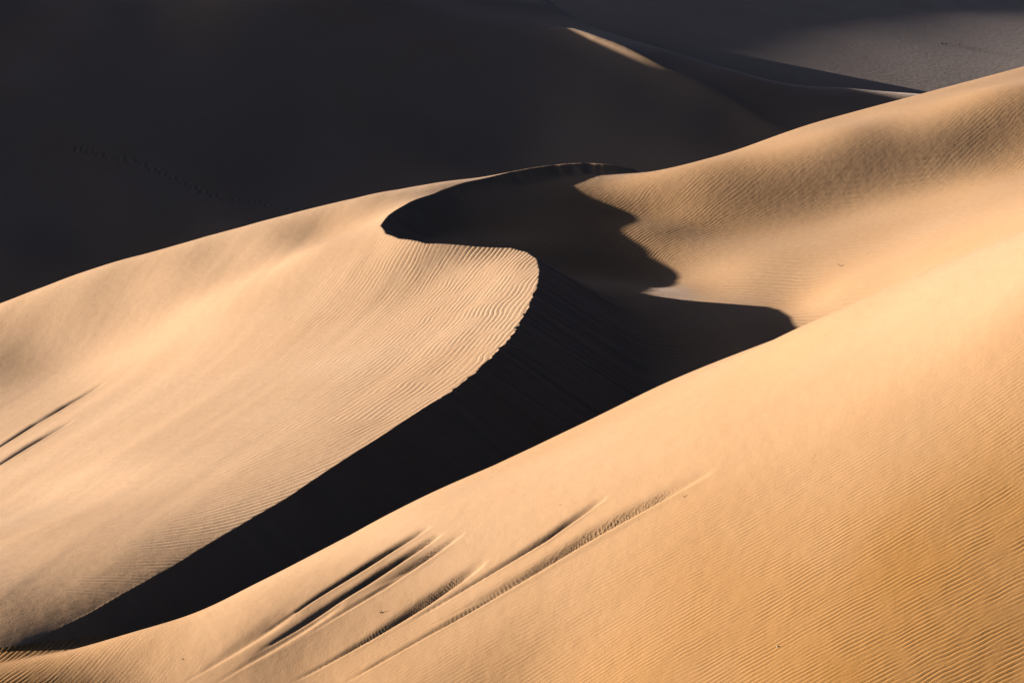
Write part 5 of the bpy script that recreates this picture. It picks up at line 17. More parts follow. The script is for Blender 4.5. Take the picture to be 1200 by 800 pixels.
'aV': dict(a0=-34,b0=468,ha=4,hb=4,na=20,nb=29,c=[0.1,-0.03,-0.17,-0.3,-0.44,-0.58,-0.72,-0.87,-1.02,-1.16,-1.31,-1.45,-1.59,-1.73,-1.85,-1.96,-2.06,-2.15,-2.23,-2.3,-2.36,-2.41,-2.47,-2.53,-2.59,-2.65,-2.72,-2.8,-2.88,0.28,0.15,0.02,-0.12,-0.25,-0.39,-0.53,-0.67,-0.82,-0.96,-1.11,-1.25,-1.39,-1.53,-1.65,-1.77,-1.87,-1.96,-2.03,-2.09,-2.15,-2.2,-2.26,-2.31,-2.38,-2.44,-2.52,-2.59,-2.67,0.46,0.33,0.2,0.07,-0.07,-0.2,-0.34,-0.48,-0.62,-0.76,-0.91,-1.05,-1.19,-1.33,-1.46,-1.57,-1.67,-1.76,-1.83,-1.89,-1.94,-1.99,-2.04,-2.1,-2.16,-2.23,-2.31,-2.39,-2.47,0.64,0.51,0.38,0.25,0.12,-0.01,-0.14,-0.28,-0.42,-0.56,-0.7,-0.85,-0.99,-1.13,-1.26,-1.38,-1.48,-1.56,-1.63,-1.69,-1.73,-1.78,-1.83,-1.89,-1.95,-2.02,-2.1,-2.19,-2.28,0.82,0.69,0.56,0.44,0.31,0.18,0.05,-0.09,-0.22,-0.36,-0.5,-0.64,-0.78,-0.92,-1.06,-1.18,-1.28,-1.37,-1.43,-1.48,-1.52,-1.56,-1.61,-1.67,-1.74,-1.81,-1.9,-1.99,-2.09,0.99,0.86,0.74,0.61,0.49,0.36,0.24,0.11,-0.02,-0.16,-0.29,-0.43,-0.57,-0.71,-0.85,-0.98,-1.09,-1.17,-1.23,-1.27,-1.3,-1.34,-1.39,-1.45,-1.52,-1.61,-1.7,-1.8,-1.9,1.15,1.03,0.91,0.79,0.67,0.55,0.42,0.3,0.17,0.05,-0.08,-0.22,-0.36,-0.5,-0.64,-0.78,-0.89,-0.97,-1.02,-1.05,-1.07,-1.1,-1.15,-1.22,-1.31,-1.41,-1.51,-1.62,-1.73,1.31,1.19,1.07,0.95,0.84,0.72,0.6,0.48,0.37,0.25,0.13,0,-0.13,-0.27,-0.42,-0.56,-0.69,-0.77,-0.81,-0.82,-0.83,-0.86,-0.92,-1,-1.1,-1.21,-1.33,-1.45,-1.57,1.46,1.34,1.23,1.11,1,0.89,0.77,0.66,0.55,0.45,0.34,0.22,0.1,-0.02,-0.17,-0.32,-0.47,-0.56,-0.57,-0.57,-0.58,-0.61,-0.68,-0.79,-0.91,-1.04,-1.17,-1.3,-1.44,1.6,1.49,1.37,1.26,1.15,1.04,0.93,0.83,0.73,0.63,0.54,0.44,0.34,0.24,0.12,-0.04,-0.2,-0.31,-0.29,-0.29,-0.31,-0.36,-0.45,-0.58,-0.73,-0.88,-1.03,-1.17,-1.31,1.74,1.62,1.51,1.4,1.29,1.18,1.08,0.98,0.88,0.8,0.71,0.64,0.57,0.5,0.43,0.32,0.16,0.04,0.07,0.01,-0.05,-0.12,-0.25,-0.41,-0.59,-0.75,-0.91,-1.07,-1.22,1.86,1.74,1.63,1.52,1.41,1.31,1.2,1.11,1.02,0.94,0.86,0.8,0.75,0.72,0.71,0.73,0.75,0.7,0.49,0.26,0.14,0.06,-0.1,-0.3,-0.48,-0.66,-0.82,-0.99,-1.14,1.97,1.85,1.74,1.63,1.52,1.42,1.31,1.22,1.12,1.04,0.97,0.91,0.86,0.83,0.83,0.85,0.86,0.71,0.42,0.26,0.2,0.16,0,-0.21,-0.41,-0.59,-0.77,-0.93,-1.09,2.07,1.95,1.84,1.73,1.61,1.51,1.4,1.3,1.21,1.11,1.03,0.95,0.88,0.82,0.74,0.64,0.44,0.14,0.06,0.14,0.22,0.28,0.13,-0.14,-0.36,-0.55,-0.73,-0.89,-1.05,2.16,2.04,1.92,1.81,1.7,1.58,1.48,1.37,1.26,1.16,1.06,0.96,0.85,0.74,0.6,0.42,0.18,-0.04,-0.03,0.1,0.22,0.29,0.16,-0.12,-0.35,-0.54,-0.71,-0.88,-1.04,2.24,2.12,2,1.88,1.76,1.65,1.53,1.42,1.3,1.18,1.06,0.94,0.81,0.66,0.49,0.3,0.1,-0.04,-0.03,0.05,0.14,0.16,0.03,-0.18,-0.37,-0.54,-0.71,-0.87,-1.03,2.31,2.19,2.07,1.95,1.82,1.7,1.58,1.45,1.32,1.19,1.06,0.91,0.76,0.6,0.42,0.24,0.07,-0.03,-0.04,0,0.04,0.03,-0.08,-0.24,-0.4,-0.56,-0.72,-0.88,-1.04,2.38,2.25,2.13,2,1.87,1.75,1.61,1.48,1.34,1.2,1.05,0.89,0.72,0.55,0.37,0.2,0.06,-0.03,-0.06,-0.05,-0.05,-0.08,-0.17,-0.3,-0.44,-0.59,-0.75,-0.9,-1.05,2.44,2.31,2.18,2.05,1.92,1.78,1.65,1.5,1.35,1.2,1.03,0.86,0.69,0.51,0.34,0.18,0.04,-0.04,-0.09,-0.11,-0.12,-0.17,-0.24,-0.36,-0.49,-0.63,-0.78,-0.92,-1.07,2.5,2.37,2.23,2.1,1.96,1.82,1.68,1.52,1.36,1.2,1.02,0.84,0.66,0.48,0.31,0.15,0.03,-0.06,-0.12,-0.16,-0.19,-0.24,-0.32,-0.42,-0.54,-0.67,-0.81,-0.95,-1.1]),
'crest': [(742,198,4.3),(720,194,4.7),(690,191,5),(650,193.5,5),(600,201,4.9),(520,222,4.5),(480,237,4.2),(455,252,4.05),(445.5,265,4),(452,274,4),(468,280,4),(500,285.5,4),(560,289,4),(600,291,4),(617,295,4),(629,304,4),(632,316,4),(630,333,3.9),(617,366,3.8),(600,393,3.7),(580,415,3.6),(530,457,3.35),(440,515,3),(340,580,2.4),(200,660,1.4),(100,714,0.65),(30,748,0.1),(-60,785,-0.35)],
'Fc': [(235,715,2),(261.89,702.32,2.3),(288.73,689.53,2.59),(315.36,676.31,2.84),(341.85,662.8,3.06),(368.25,649.13,3.29),(394.56,635.27,3.55),(420.68,621.08,3.83),(446.86,606.98,4.12),(473.27,593.34,4.42),(500.05,580.4,4.74),(527.05,567.97,5.07),(554.16,555.76,5.4),(581.28,543.57,5.75),(608.29,531.15,6.11),(635.24,518.58,6.5),(662.15,505.93,6.9),(689.02,493.21,7.32),(715.82,480.33,7.76),(742.41,467.04,8.21),(769.12,453.97,8.67),(796.18,441.65,9.13),(823.61,430.18,9.6),(851.23,419.18,10.07),(878.95,408.42,10.54),(906.71,397.78,11.02),(934.47,387.14,11.5),(962.21,376.43,12),(989.98,365.81,12.52),(1017.79,355.3,13.06),(1045.64,344.9,13.61),(1073.51,334.53,14.19),(1101.46,324.41,14.79),(1129.6,314.81,15.41),(1157.96,305.87,16.05),(1186.4,297.2,16.7),(1214.8,288.4,17.33),(1243.2,279.59,17.95),(1271.6,270.8,18.58),(1300,262,19.2)],
'Lt': [(-80,382,-9.5),(-58.82,375.26,-8.8),(-37.61,368.6,-8.1),(-16.48,361.7,-7.41),(4.5,354.37,-6.76),(25.23,346.33,-6.13),(45.83,337.98,-5.52),(66.51,329.84,-4.92),(87.4,322.23,-4.34),(108.51,315.29,-3.77),(129.78,308.82,-3.22),(151.12,302.59,-2.66),(172.5,296.52,-2.12),(193.91,290.54,-1.58),(215.33,284.61,-1.05),(236.76,278.69,-0.52),(258.17,272.71,-0),(279.58,266.74,0.5),(301.01,260.83,0.98),(322.48,255.06,1.44),(344,249.51,1.88),(365.57,244.14,2.31),(387.17,238.91,2.73),(408.82,233.86,3.13),(430.52,229.05,3.5),(452.29,224.55,3.83),(474.15,220.52,4.1),(496.09,216.93,4.31),(518.05,213.51,4.5),(540,210,4.7)],
'Rt': [(742,203,3.9),(761.9,201.55,4.36),(781.46,197.52,4.68),(800.94,193.06,4.95),(820.33,188.27,5.23),(839.61,183.05,5.53),(858.73,177.25,5.85),(877.61,170.74,6.21),(896.38,163.9,6.58),(915.16,157.09,6.95),(934.05,150.58,7.31),(953.09,144.56,7.65),(972.27,138.97,7.99),(991.51,133.6,8.32),(1010.79,128.38,8.64),(1030.1,123.25,8.97),(1049.41,118.15,9.29),(1068.72,113.03,9.61),(1088.01,107.84,9.93),(1107.31,102.69,10.26),(1126.62,97.56,10.58),(1145.94,92.46,10.91),(1165.24,87.34,11.23),(1184.54,82.18,11.55),(1203.82,76.96,11.86),(1223.08,71.64,12.17),(1242.32,66.26,12.48),(1261.55,60.84,12.79),(1280.77,55.41,13.09),(1300,50,13.4)],
'tF': [(0.96,0.29,0.21)],
'tL': [(0.62,0.79,0.71)],
'tG': [(0.64,0.77,0.58)],
'tV': [(0.95,-0.32,0.92)]}
# ------------------------------------------------------------------ camera / light constants
H, PITCH, FPX = 45.0, math.radians(13), 2833.0
EL, BE = math.radians(11), math.radians(10)       # sun: low, from the left and a little behind the dunes

def ray(px, py):
    x = (np.asarray(px, float) - 600) / FPX; y = -(np.asarray(py, float) - 400) / FPX
    return x, math.cos(PITCH) + y * math.sin(PITCH), -math.sin(PITCH) + y * math.cos(PITCH)
def ground_point(px, py, z):
    dx, dy, dz = ray(px, py); t = (np.asarray(z, float) - H) / dz
    return dx * t, dy * t

# ------------------------------------------------------------------ smooth dune forms (B-spline height fields over plan)
def bw(t): return ((1 - t) ** 3 / 6, (3 * t ** 3 - 6 * t ** 2 + 4) / 6, (-3 * t ** 3 + 3 * t ** 2 + 3 * t + 1) / 6, t ** 3 / 6)
class Form:
    def __init__(s, d):
        s.a0, s.b0, s.ha, s.hb, s.na, s.nb = d['a0'], d['b0'], d['ha'], d['hb'], d['na'], d['nb']
        s.c = np.array(d['c'], float).reshape(s.na, s.nb)
    def __call__(s, X, Y):
        u = np.clip((100 * X / Y - s.a0) / s.ha, 0, s.na - 3 - 1e-6); v = np.clip((100 * np.log(Y) - s.b0) / s.hb, 0, s.nb - 3 - 1e-6)
        i = u.astype(int); j = v.astype(int); wu = bw(u - i); wv = bw(v - j); z = np.zeros(np.shape(X))
        for p in range(4):
            for q in range(4): z += wu[p] * wv[q] * s.c[i + p, j + q]
        return z
FORM = {k: Form(DATA[k]) for k in ('F', 'L', 'G', 'B', 'cF', 'aF', 'cL', 'aL', 'cG', 'aG', 'cV', 'aV')}
F_, L_, G_, B_ = FORM['F'], FORM['L'], FORM['G'], FORM['B']

def smax(a, b, k): return .5 * (a + b + np.sqrt((a - b) ** 2 + k * k))
def vnoise(X, Y, seed):                            # smooth value noise, -1..1
    i = np.floor(X).astype(np.int64); j = np.floor(Y).astype(np.int64); u = X - i; v = Y - j
    u = u * u * u * (u * (u * 6 - 15) + 10); v = v * v * v * (v * (v * 6 - 15) + 10)
    def h(a, b):
        n = (a * 374761393 + b * 668265263 + seed * 974711) & 0xffffffff
        n = ((n ^ (n >> 13)) * 1274126177) & 0xffffffff
        return ((n ^ (n >> 16)) & 0xffff) / 32767.5 - 1
    return (h(i, j) * (1 - u) + h(i + 1, j) * u) * (1 - v) + (h(i, j + 1) * (1 - u) + h(i + 1, j + 1) * u) * v

# ---- brink line of the crescent dune in plan
CR = np.array(DATA['crest']); CX, CY = ground_point(CR[:, 0], CR[:, 1], CR[:, 2])
# fine steps along the brink, gently notched where the ripples run out over it
sl_ = np.r_[0, np.cumsum(np.hypot(np.diff(CX), np.diff(CY)))]; sf = np.arange(0, sl_[-1], .22)
CPX, CPY = np.interp(sf, sl_, CR[:, 0]), np.interp(sf, sl_, CR[:, 1]); CX, CY = np.interp(sf, sl_, CX), np.interp(sf, sl_, CY)
nx_, ny_ = -np.gradient(CY), np.gradient(CX); nn_ = np.hypot(nx_, ny_)
notch = np.clip((CPY - 318) / 40, 0, 1) * np.clip((520 - CPY) / 90, .12, 1)
jit = notch * (.20 * vnoise(sf / .9, sf * 0 + 3.5, 5) + .16 * vnoise(sf / .42, sf * 0 + 8.5, 6) + .22 * vnoise(sf / 2.6, sf * 0 + 1.5, 9))
CX, CY = CX + jit * nx_ / nn_, CY + jit * ny_ / nn_
SOFT = np.clip((CPY - 560) / 150, 0, 1)              # the brink fades to a rounded shoulder at its near end
CX = np.r_[CX[0] + 18, CX, CX[-1] - 30]; CY = np.r_[CY[0] + 60, CY, CY[-1] - 20]; SOFT = np.r_[0, SOFT, 1]
CS = np.r_[0, np.cumsum(np.hypot(np.diff(CX), np.diff(CY)))]
CZ = L_(CX, CY); CZ[0] = CZ[1] - 14; CZ[-1] = CZ[-2]
REPOSE = .63
def brink(X, Y, reach=14):
    """repose-slope height below the brink, height and softness of the brink, side (True = lee), distance, arc length and nearest brink point"""
    sh = X.shape; X = X.ravel(); Y = Y.ravel(); n = len(X)
    cone = np.full(n, -40.); zc = np.zeros(n); lee = np.zeros(n, bool); dmin = np.full(n, 99.); arc = np.zeros(n); soft = np.zeros(n)
    nxp = np.zeros(n); nyp = np.zeros(n)
    PX = np.r_[CX, -60, 400, 400]; PY = np.r_[CY, 40, 40, 400]
    order = np.argsort(Y, kind='stable'); Ys = Y[order]
    for k in range(len(PX)):
        x0, y0, x1, y1 = PX[k], PY[k], PX[(k + 1) % len(PX)], PY[(k + 1) % len(PX)]
        if y0 == y1: continue
        i0, i1 = np.searchsorted(Ys, [min(y0, y1), max(y0, y1)]); q = order[i0:i1]
        q = q[X[q] < x0 + (Y[q] - y0) * (x1 - x0) / (y1 - y0)]; lee[q] ^= True
    for k in range(len(CX) - 1):
        x0, y0, x1, y1 = CX[k], CY[k], CX[k + 1], CY[k + 1]
        i0, i1 = np.searchsorted(Ys, [min(y0, y1) - reach, max(y0, y1) + reach]); near = order[i0:i1]
        near = near[(X[near] > min(x0, x1) - reach) & (X[near] < max(x0, x1) + reach)]
        if not len(near): continue
        dx, dy = x1 - x0, y1 - y0; t = np.clip(((X[near] - x0) * dx + (Y[near] - y0) * dy) / (dx * dx + dy * dy), 0, 1)
        fx, fy_ = x0 + t * dx, y0 + t * dy; d = np.hypot(X[near] - fx, Y[near] - fy_); z0 = CZ[k] + t * (CZ[k + 1] - CZ[k])
        c = z0 - REPOSE * d; b = c > cone[near]; q = near[b]; cone[q] = c[b]; zc[q] = z0[b]
        b = d < dmin[near]; q = near[b]; dmin[q] = d[b]; arc[q] = (CS[k] + t * (CS[k + 1] - CS[k]))[b]
        soft[q] = (SOFT[k] + t * (SOFT[k + 1] - SOFT[k]))[b]; nxp[q] = fx[b]; nyp[q] = fy_[b]
    r = lambda v: v.reshape(sh)
    return r(cone), r(zc), r(soft), r(lee), r(dmin), r(arc), r(nxp), r(nyp)

FC = np.array(DATA['Fc']); FX, FY = ground_point(FC[:, 0], FC[:, 1], FC[:, 2])
EX, EY = ground_point([-300, -100, 60, 150], [800, 784, 768, 752], [.1, .15, .4, 1.0])
fa = np.r_[EX / EY, FX / FY]; fy = np.r_[EY, FY]; o_ = np.argsort(fa); fa, fy = fa[o_], fy[o_]

LT = np.array(DATA['Lt']); LX, LY = ground_point(LT[:, 0], LT[:, 1], LT[:, 2]); la = LX / LY
RT = np.array(DATA['Rt']); RX, RY = ground_point(RT[:, 0], RT[:, 1], RT[:, 2]); ra = RX / RY
def crescent(X, Y, B):
    """windward slope, slip face, bowl, gully and the right-hand flank"""
    cone, zc, soft, lee, d, arc, _, _ = B
    G = G_(X, Y) - .03 * np.clip(Y - np.interp(X / Y, ra, RY) - 4, 0, 60) ** 2; k = np.clip(.35 * (zc - G), .0, .5)
    L = L_(X, Y) - .03 * np.maximum(0, np.minimum(Y - np.interp(X / Y, la, LY) - 4, 60)) ** 2 * (X / Y < la[-1])
    fl = .10 * vnoise(arc * .9, d * .10, 21) + .06 * vnoise(arc * 2.2, d * .16, 22)      # little sand avalanches down the slip face
    cone = cone + fl * np.clip(d / 1.2, 0, 1) * (1 - soft)
    M = np.where(lee, smax(cone, G, k), L)
    front = np.maximum(0, np.interp(X / Y, fa, fy) - Y - 8)       # gully floor sinks away under the foreground dune
    return M - .28 * soft * np.exp(-d / 1.8) - .05 * front ** 2

# ---- wind-cut furrows on the foreground dune: pixel track, half width (m), depth (m)
def furrow(pts, w, dep, cut, form):
    P = np.array(pts, float); z = np.full(len(P), 2.0)
    for _ in range(60):
        X, Y = ground_point(P[:, 0], P[:, 1], z); z = .6 * z + .4 * form(X, Y)
    s = np.r_[0, np.cumsum(np.hypot(np.diff(X), np.diff(Y)))]; q = np.arange(0, s[-1], .25)
    return np.interp(q, s, X), np.interp(q, s, Y), q, s[-1], w, dep, cut
FURROWS = [furrow(p, w, dp, c, F_) for p, w, dp, c in (
    ([(300, 746), (350, 714), (425, 666), (505, 616)], .23, .22, 1.0),
    ([(296, 768), (345, 737), (430, 683), (519, 624)], .23, .23, 1.0),
    ([(355, 748), (450, 688), (543, 625)], .22, .13, .7),
    ([(340, 801), (440, 745), (500, 707), (568, 660)], .24, .25, 1.0),
    ([(480, 730), (560, 681), (640, 632), (710, 583)], .19, .24, .15),
    ([(395, 806), (500, 745), (600, 686), (700, 625), (838, 550)], .27, .27, .8),
    ([(210, 803), (280, 760), (350, 716)], .4, .10, 0.0),
    ([(250, 803), (320, 760), (400, 708)], .32, .10, 0.0),
    ([(420, 700), (520, 640)], .26, .06, 0.0), ([(500, 737), (620, 670)], .22, .05, 0.0))]
FURROWS_WINDWARD = [furrow(p, w, dp, c, L_) for p, w, dp, c in (
    ([(-60, 558), (0, 523), (40, 497), (80, 473), (125, 446)], .42, .26, 0.0),
    ([(-60, 580), (0, 544), (35, 522), (85, 493)], .40, .24, .2))]
def streaks(X, Y, ang, seed):                      # faint long wind streaks
    c, s_ = math.cos(ang), math.sin(ang); u, v = X * c + Y * s_, -X * s_ + Y * c
    return .040 * vnoise(v / 3.1, u / 45, seed) + .016 * vnoise(v / 1.3, u / 24, seed + 1)
def heading(f): return math.atan2(f[1][-1] - f[1][0], f[0][-1] - f[0][0])
def apply_furrows(X, Y, z, fur):
    for fx, fy, fs, Ltot, w, dep, cut in fur:
        m = (X > fx.min() - 4) & (X < fx.max() + 4) & (Y > fy.min() - 4) & (Y < fy.max() + 4)
        q = np.nonzero(m.ravel())[0]; x, y = X.ravel()[q], Y.ravel()[q]
        best = np.full(len(q), 99.); sg = np.zeros(len(q)); ar = np.zeros(len(q))
        for k in range(len(fx) - 1):
            dx, dy = fx[k + 1] - fx[k], fy[k + 1] - fy[k]; t = np.clip(((x - fx[k]) * dx + (y - fy[k]) * dy) / (dx * dx + dy * dy), 0, 1)
            ex, ey = x - fx[k] - t * dx, y - fy[k] - t * dy; d = np.hypot(ex, ey); b = d < best
            best[b] = d[b]; sg[b] = np.sign(dx * ey - dy * ex)[b]; ar[b] = (fs[k] + t * (fs[k + 1] - fs[k]))[b]
        e = ar / Ltot; gr = np.clip((e - .18) / .5, 0, 1); wl = w * (.32 + .75 * gr)
        v = best * sg / wl                               # + = far wall (in shade), - = near wall with its lit lip
        env = np.clip(e / .10, 0, 1) * (.32 + .78 * gr) * np.clip((1 - e) / .22, 0, 1) ** .8 * np.clip((1 - np.abs(v) / 5), 0, 1)
        env = env * (.8 + .35 * vnoise(ar / 2.3, ar * 0 + 3, 41))
        prof = -np.exp(-np.where(v > 0, v / 1.5, v / .5) ** 2) + .15 * np.exp(-((v + 1.3) / .7) ** 2)
        teeth = cut * np.sin(2 * math.pi * (ar / .50 - v * 1.9 + .5 * vnoise(ar / 1.4, v * .4, 31))) * np.exp(-((v - .9) / .8) ** 2)
        zz = z.ravel(); zz[q] += env * (1.4 * dep * prof + .11 * gr * teeth); z = zz.reshape(z.shape)
    return z

def fore(X, Y):
    behind = Y - np.interp(X / Y, fa, fy)
    Fz = F_(X, Y) - .03 * np.maximum(0, behind - 7) ** 2
    return np.where(behind > 45, -60, Fz), behind

RIDGES = []
for pts, h, w in (([(650, 34, 11.4), (670, 41, 10.8), (700, 55, 9.6), (780, 91, 6.3), (860, 123, 3.3), (945, 156, .6)], 2.0, 3.2), ([(905, 96, 3.8), (960, 113, 2.4), (1020, 131, .9), (1080, 148, .0)], .15, 2.5)):
    p_ = np.array(pts); RIDGES.append((ground_point(p_[:, 0], p_[:, 1], p_[:, 2]), h, w))
def far_height(X, Y):
    z = B_(X, Y)
    for P, h, w in RIDGES:
        px_, py_ = P
        d = np.full(X.shape, 99.); q = np.nonzero(((X > px_.min() - 40) & (X < px_.max() + 40)).ravel())[0]; x, y = X.ravel()[q], Y.ravel()[q]; dd_ = np.full(len(q), 99.); ee = np.zeros(len(q))
        for k in range(len(px_) - 1):
            dx, dy = px_[k + 1] - px_[k], py_[k + 1] - py_[k]; t = np.clip(((x - px_[k]) * dx + (y - py_[k]) * dy) / (dx * dx + dy * dy), 0, 1)
            r = np.hypot(x - px_[k] - t * dx, y - py_[k] - t * dy); b = r < dd_; dd_[b] = r[b]; ee[b] = ((k + t) / (len(px_) - 1))[b]
        d.ravel()[q] = h * np.exp(-np.sqrt(dd_ ** 2 + .5) / w) * np.sin(math.pi * np.clip(ee * .9 + .08, 0, 1)) ** .7 * (.80 + .35 * ee) * (dd_ < 90)
        z = z + np.where(d < 90, d, 0)
    z = z - 30 * np.clip((Y - 384) / 40, 0, 1.2) ** 2
    # added unseen rise left of frame, shaped to hold low sun off this face
    ss = lambda t: np.clip(t, 0, 1) ** 2 * (3 - 2 * np.clip(t, 0, 1))
    z = z + np.maximum(31 - z, 0) * ss((Y - 301) / 22) * ss((-X - 80) / 22) * (1 - ss((Y - 380) / 40)) * (1 - ss((-X - 200) / 60))
    z = z + .13 * np.clip(-X - 95, 0, 70) * (1 - ss((Y - 380) / 40))
    return z

def basin(X, Y):
    z = -3.4 - .1695 * (X - 70) + .05 * (Y - 400) + .16 * vnoise(X / 55, Y / 60, 3) + .03 * vnoise(X / 17, Y / 40, 4)
    edge = np.interp(Y, [380, 399, 450, 492, 560, 640], [-14, 0, 20, 44, 80, 118]); t = np.clip((edge - 24 - X) / 22, 0, 1)
    return z + 1.7 * t * t * (3 - 2 * t)             # a low shoulder: its far side turns out of the grazing sun
def grid_mesh(name, X, Y, Z, mat, keep=None, snap=None):
    ny, nx = X.shape; idx = np.arange(nx * ny).reshape(ny, nx)
    f = np.stack([idx[:-1, :-1], idx[:-1, 1:], idx[1:, 1:], idx[1:, :-1]], -1)
    if snap is not None:                           # turn quads so that their split follows the brink through opposite corners
        sa = (snap[:-1, 1:] & snap[1:, :-1]) & ~(snap[:-1, :-1] & snap[1:, 1:]); f[sa] = np.roll(f[sa], 1, axis=-1)
    f = f.reshape(-1, 4) if keep is None else f[keep]
    me = bpy.data.meshes.new(name); me.vertices.add(nx * ny)
    me.vertices.foreach_set('co', np.stack([X, Y, Z], -1).astype(np.float32).ravel())
    me.loops.add(f.size); me.loops.foreach_set('vertex_index', f.ravel().astype(np.int32))
    me.polygons.add(len(f)); me.polygons.foreach_set('loop_start', (np.arange(len(f)) * 4).astype(np.int32))
    me.update(calc_edges=True); me.polygons.foreach_set('use_smooth', np.ones(len(f), bool)); me.validate()
    me.materials.append(mat); o = bpy.data.objects.new(name, me); COL.objects.link(o); o['kind'] = 'structure'
    return o

# ------------------------------------------------------------------ sand
def sand(name='sand'):
    m = bpy.data.materials.new(name); m.use_nodes = True; nt = m.node_tree; N = nt.nodes; Lk = nt.links.new
    b = N['Principled BSDF']; b.inputs['Roughness'].default_value = .9; b.inputs['Specular IOR Level'].default_value = .15
    b.inputs['Sheen Weight'].default_value = .11; b.inputs['Sheen Roughness'].default_value = .2; b.inputs['Sheen Tint'].default_value = (1, .93, .95, 1)
    def math_(op, x, y=None, z=None):
        n = N.new('ShaderNodeMath'); n.operation = op
        for i, v in enumerate((x, y, z)):
            if v is None: continue
            if isinstance(v, (int, float)): n.inputs[i].default_value = v
            else: Lk(v, n.inputs[i])
        return n.outputs[0]
    def noise(vec, scale, detail=2, rough=.5):
        n = N.new('ShaderNodeTexNoise'); n.inputs['Scale'].default_value = scale; n.inputs['Detail'].default_value = detail
        n.inputs['Roughness'].default_value = rough; Lk(vec, n.inputs['Vector']); return n.outputs['Fac']
    pos = N.new('ShaderNodeTexCoord').outputs['Object']
    h = None
    for key in ('rip', 'rip_gully'):
        at = N.new('ShaderNodeAttribute'); at.attribute_name = key
        sp = N.new('ShaderNodeSeparateXYZ'); Lk(at.outputs['Vector'], sp.inputs[0])
        cb = N.new('ShaderNodeCombineXYZ'); Lk(math_('MULTIPLY', sp.outputs[0], .31), cb.inputs[0]); Lk(math_('MULTIPLY', sp.outputs[1], .13), cb.inputs[1])
        g = N.new('ShaderNodeTexGabor'); g.gabor_type = '2D'; Lk(cb.outputs[0], g.inputs['Vector'])
        g.inputs['Scale'].default_value = 1; g.inputs['Frequency'].default_value = 4; g.inputs['Anisotropy'].default_value = .97
        g.inputs['Orientation 2D'].default_value = 0
        # rounded troughs, sharper crests
        ph = math_('MULTIPLY', g.outputs['Phase'], 2 * math.pi)
        wave = math_('ADD', math_('SINE', ph), math_('MULTIPLY', math_('SINE', math_('ADD', math_('MULTIPLY', ph, 2), .6)), .28))
        inten = math_('MINIMUM', math_('MULTIPLY', g.outputs['Intensity'], 2.6), 1.0)
        v = math_('MULTIPLY', math_('MULTIPLY', wave, inten), math_('MULTIPLY', sp.outputs[2], .045))
        h = v if h is None else math_('ADD', h, v)
    h = math_('ADD', h, math_('ADD', math_('MULTIPLY', noise(pos, 11, 4, .65), .014), math_('MULTIPLY', noise(pos, 1.1, 2), .035)))
    bp = N.new('ShaderNodeBump'); bp.inputs['Strength'].default_value = 1; bp.inputs['Distance'].default_value = 1
    Lk(h, bp.inputs['Height']); Lk(bp.outputs[0], b.inputs['Normal'])
    # sand colour: slow drifts between paler and redder grains, dark mineral specks, coarser orange grains where the ripples are strong
    f = math_('ADD', math_('MULTIPLY', noise(pos, .05, 4, .6), .62), math_('MULTIPLY', noise(pos, 18, 3, .75), .38))
    cr = N.new('ShaderNodeValToRGB'); cr.color_ramp.elements[0].position = .30; cr.color_ramp.elements[1].position = .70
    cr.color_ramp.elements[0].color = (.400, .252, .142, 1); cr.color_ramp.elements[1].color = (.470, .322, .205, 1)
    Lk(f, cr.inputs[0])
    ca = N.new('ShaderNodeAttribute'); ca.attribute_name = 'coarse'
    mx = N.new('ShaderNodeMix'); mx.data_type = 'RGBA'; Lk(math_('MULTIPLY', ca.outputs['Fac'], math_('ADD', .60, math_('MULTIPLY', noise(pos, .12, 2), .6))), mx.inputs['Factor'])
    Lk(cr.outputs[0], mx.inputs[6]); mx.inputs[7].default_value = (.365, .182, .052, 1)
    Lk(mx.outputs[2], b.inputs['Base Color'])
    return m
SAND = sand()

FINE = 1.0                                         # grid density
def grid(a0, a1, y0, y1, da, db):
    na, nb = int((a1 - a0) / da * FINE) + 1, int(math.log(y1 / y0) / db * FINE) + 1
    Y, A = np.meshgrid(np.exp(np.linspace(math.log(y0), math.log(y1), nb)), np.linspace(a0, a1, na), indexing='ij')
    return A * Y, Y
def ripple(o, key, c, s, amp):
    at = o.data.attributes.new(key, 'FLOAT_VECTOR', 'POINT')
    at.data.foreach_set('vector', np.stack([c, s, amp], -1).astype(np.float32).ravel())
def coarse(o, v):
    at = o.data.attributes.new('coarse', 'FLOAT', 'POINT'); at.data.foreach_set('value', np.asarray(v, np.float32).ravel())
def rip_field(k, X, Y):
    tx, ty, lam = DATA['t' + k][0]
    c, s = FORM['c' + k](X, Y) * {'G': 1.2, 'L': 1.1}.get(k, 1.0), (X * tx + Y * ty) / lam
    wv = .4 if k == 'F' else 1.0; c = c + wv * (.28 * vnoise(s / 5, c / 7, 71) + .15 * vnoise(s / 2.2, c / 3, 72))           # the ripples wander a little
    return c, s, np.clip(FORM['a' + k](X, Y), 0, 1.1) * lam * {'G': .42, 'L': .56}.get(k, 1.0)

# foreground dune
X, Y = grid(-.30, .30, 80, 172, .00048, .00062)
z, behind = fore(X, Y); z = apply_furrows(X, Y, z + streaks(X, Y, heading(FURROWS[5]), 51), FURROWS)
M = crescent(X, Y, brink(X, Y)); top = z > M - 1.0
z = smax(z, M, .25)
keep = (top[:-1, :-1] | top[1:, :-1] | top[:-1, 1:] | top[1:, 1:]) & (behind[:-1, :-1] < 44)
o = grid_mesh('foreground_dune', X, Y, z, SAND, keep)
ripple(o, 'rip', *rip_field('F', X, Y))
coarse(o, np.clip(.30 + .80 * FORM['aF'](X, Y), 0, 1))

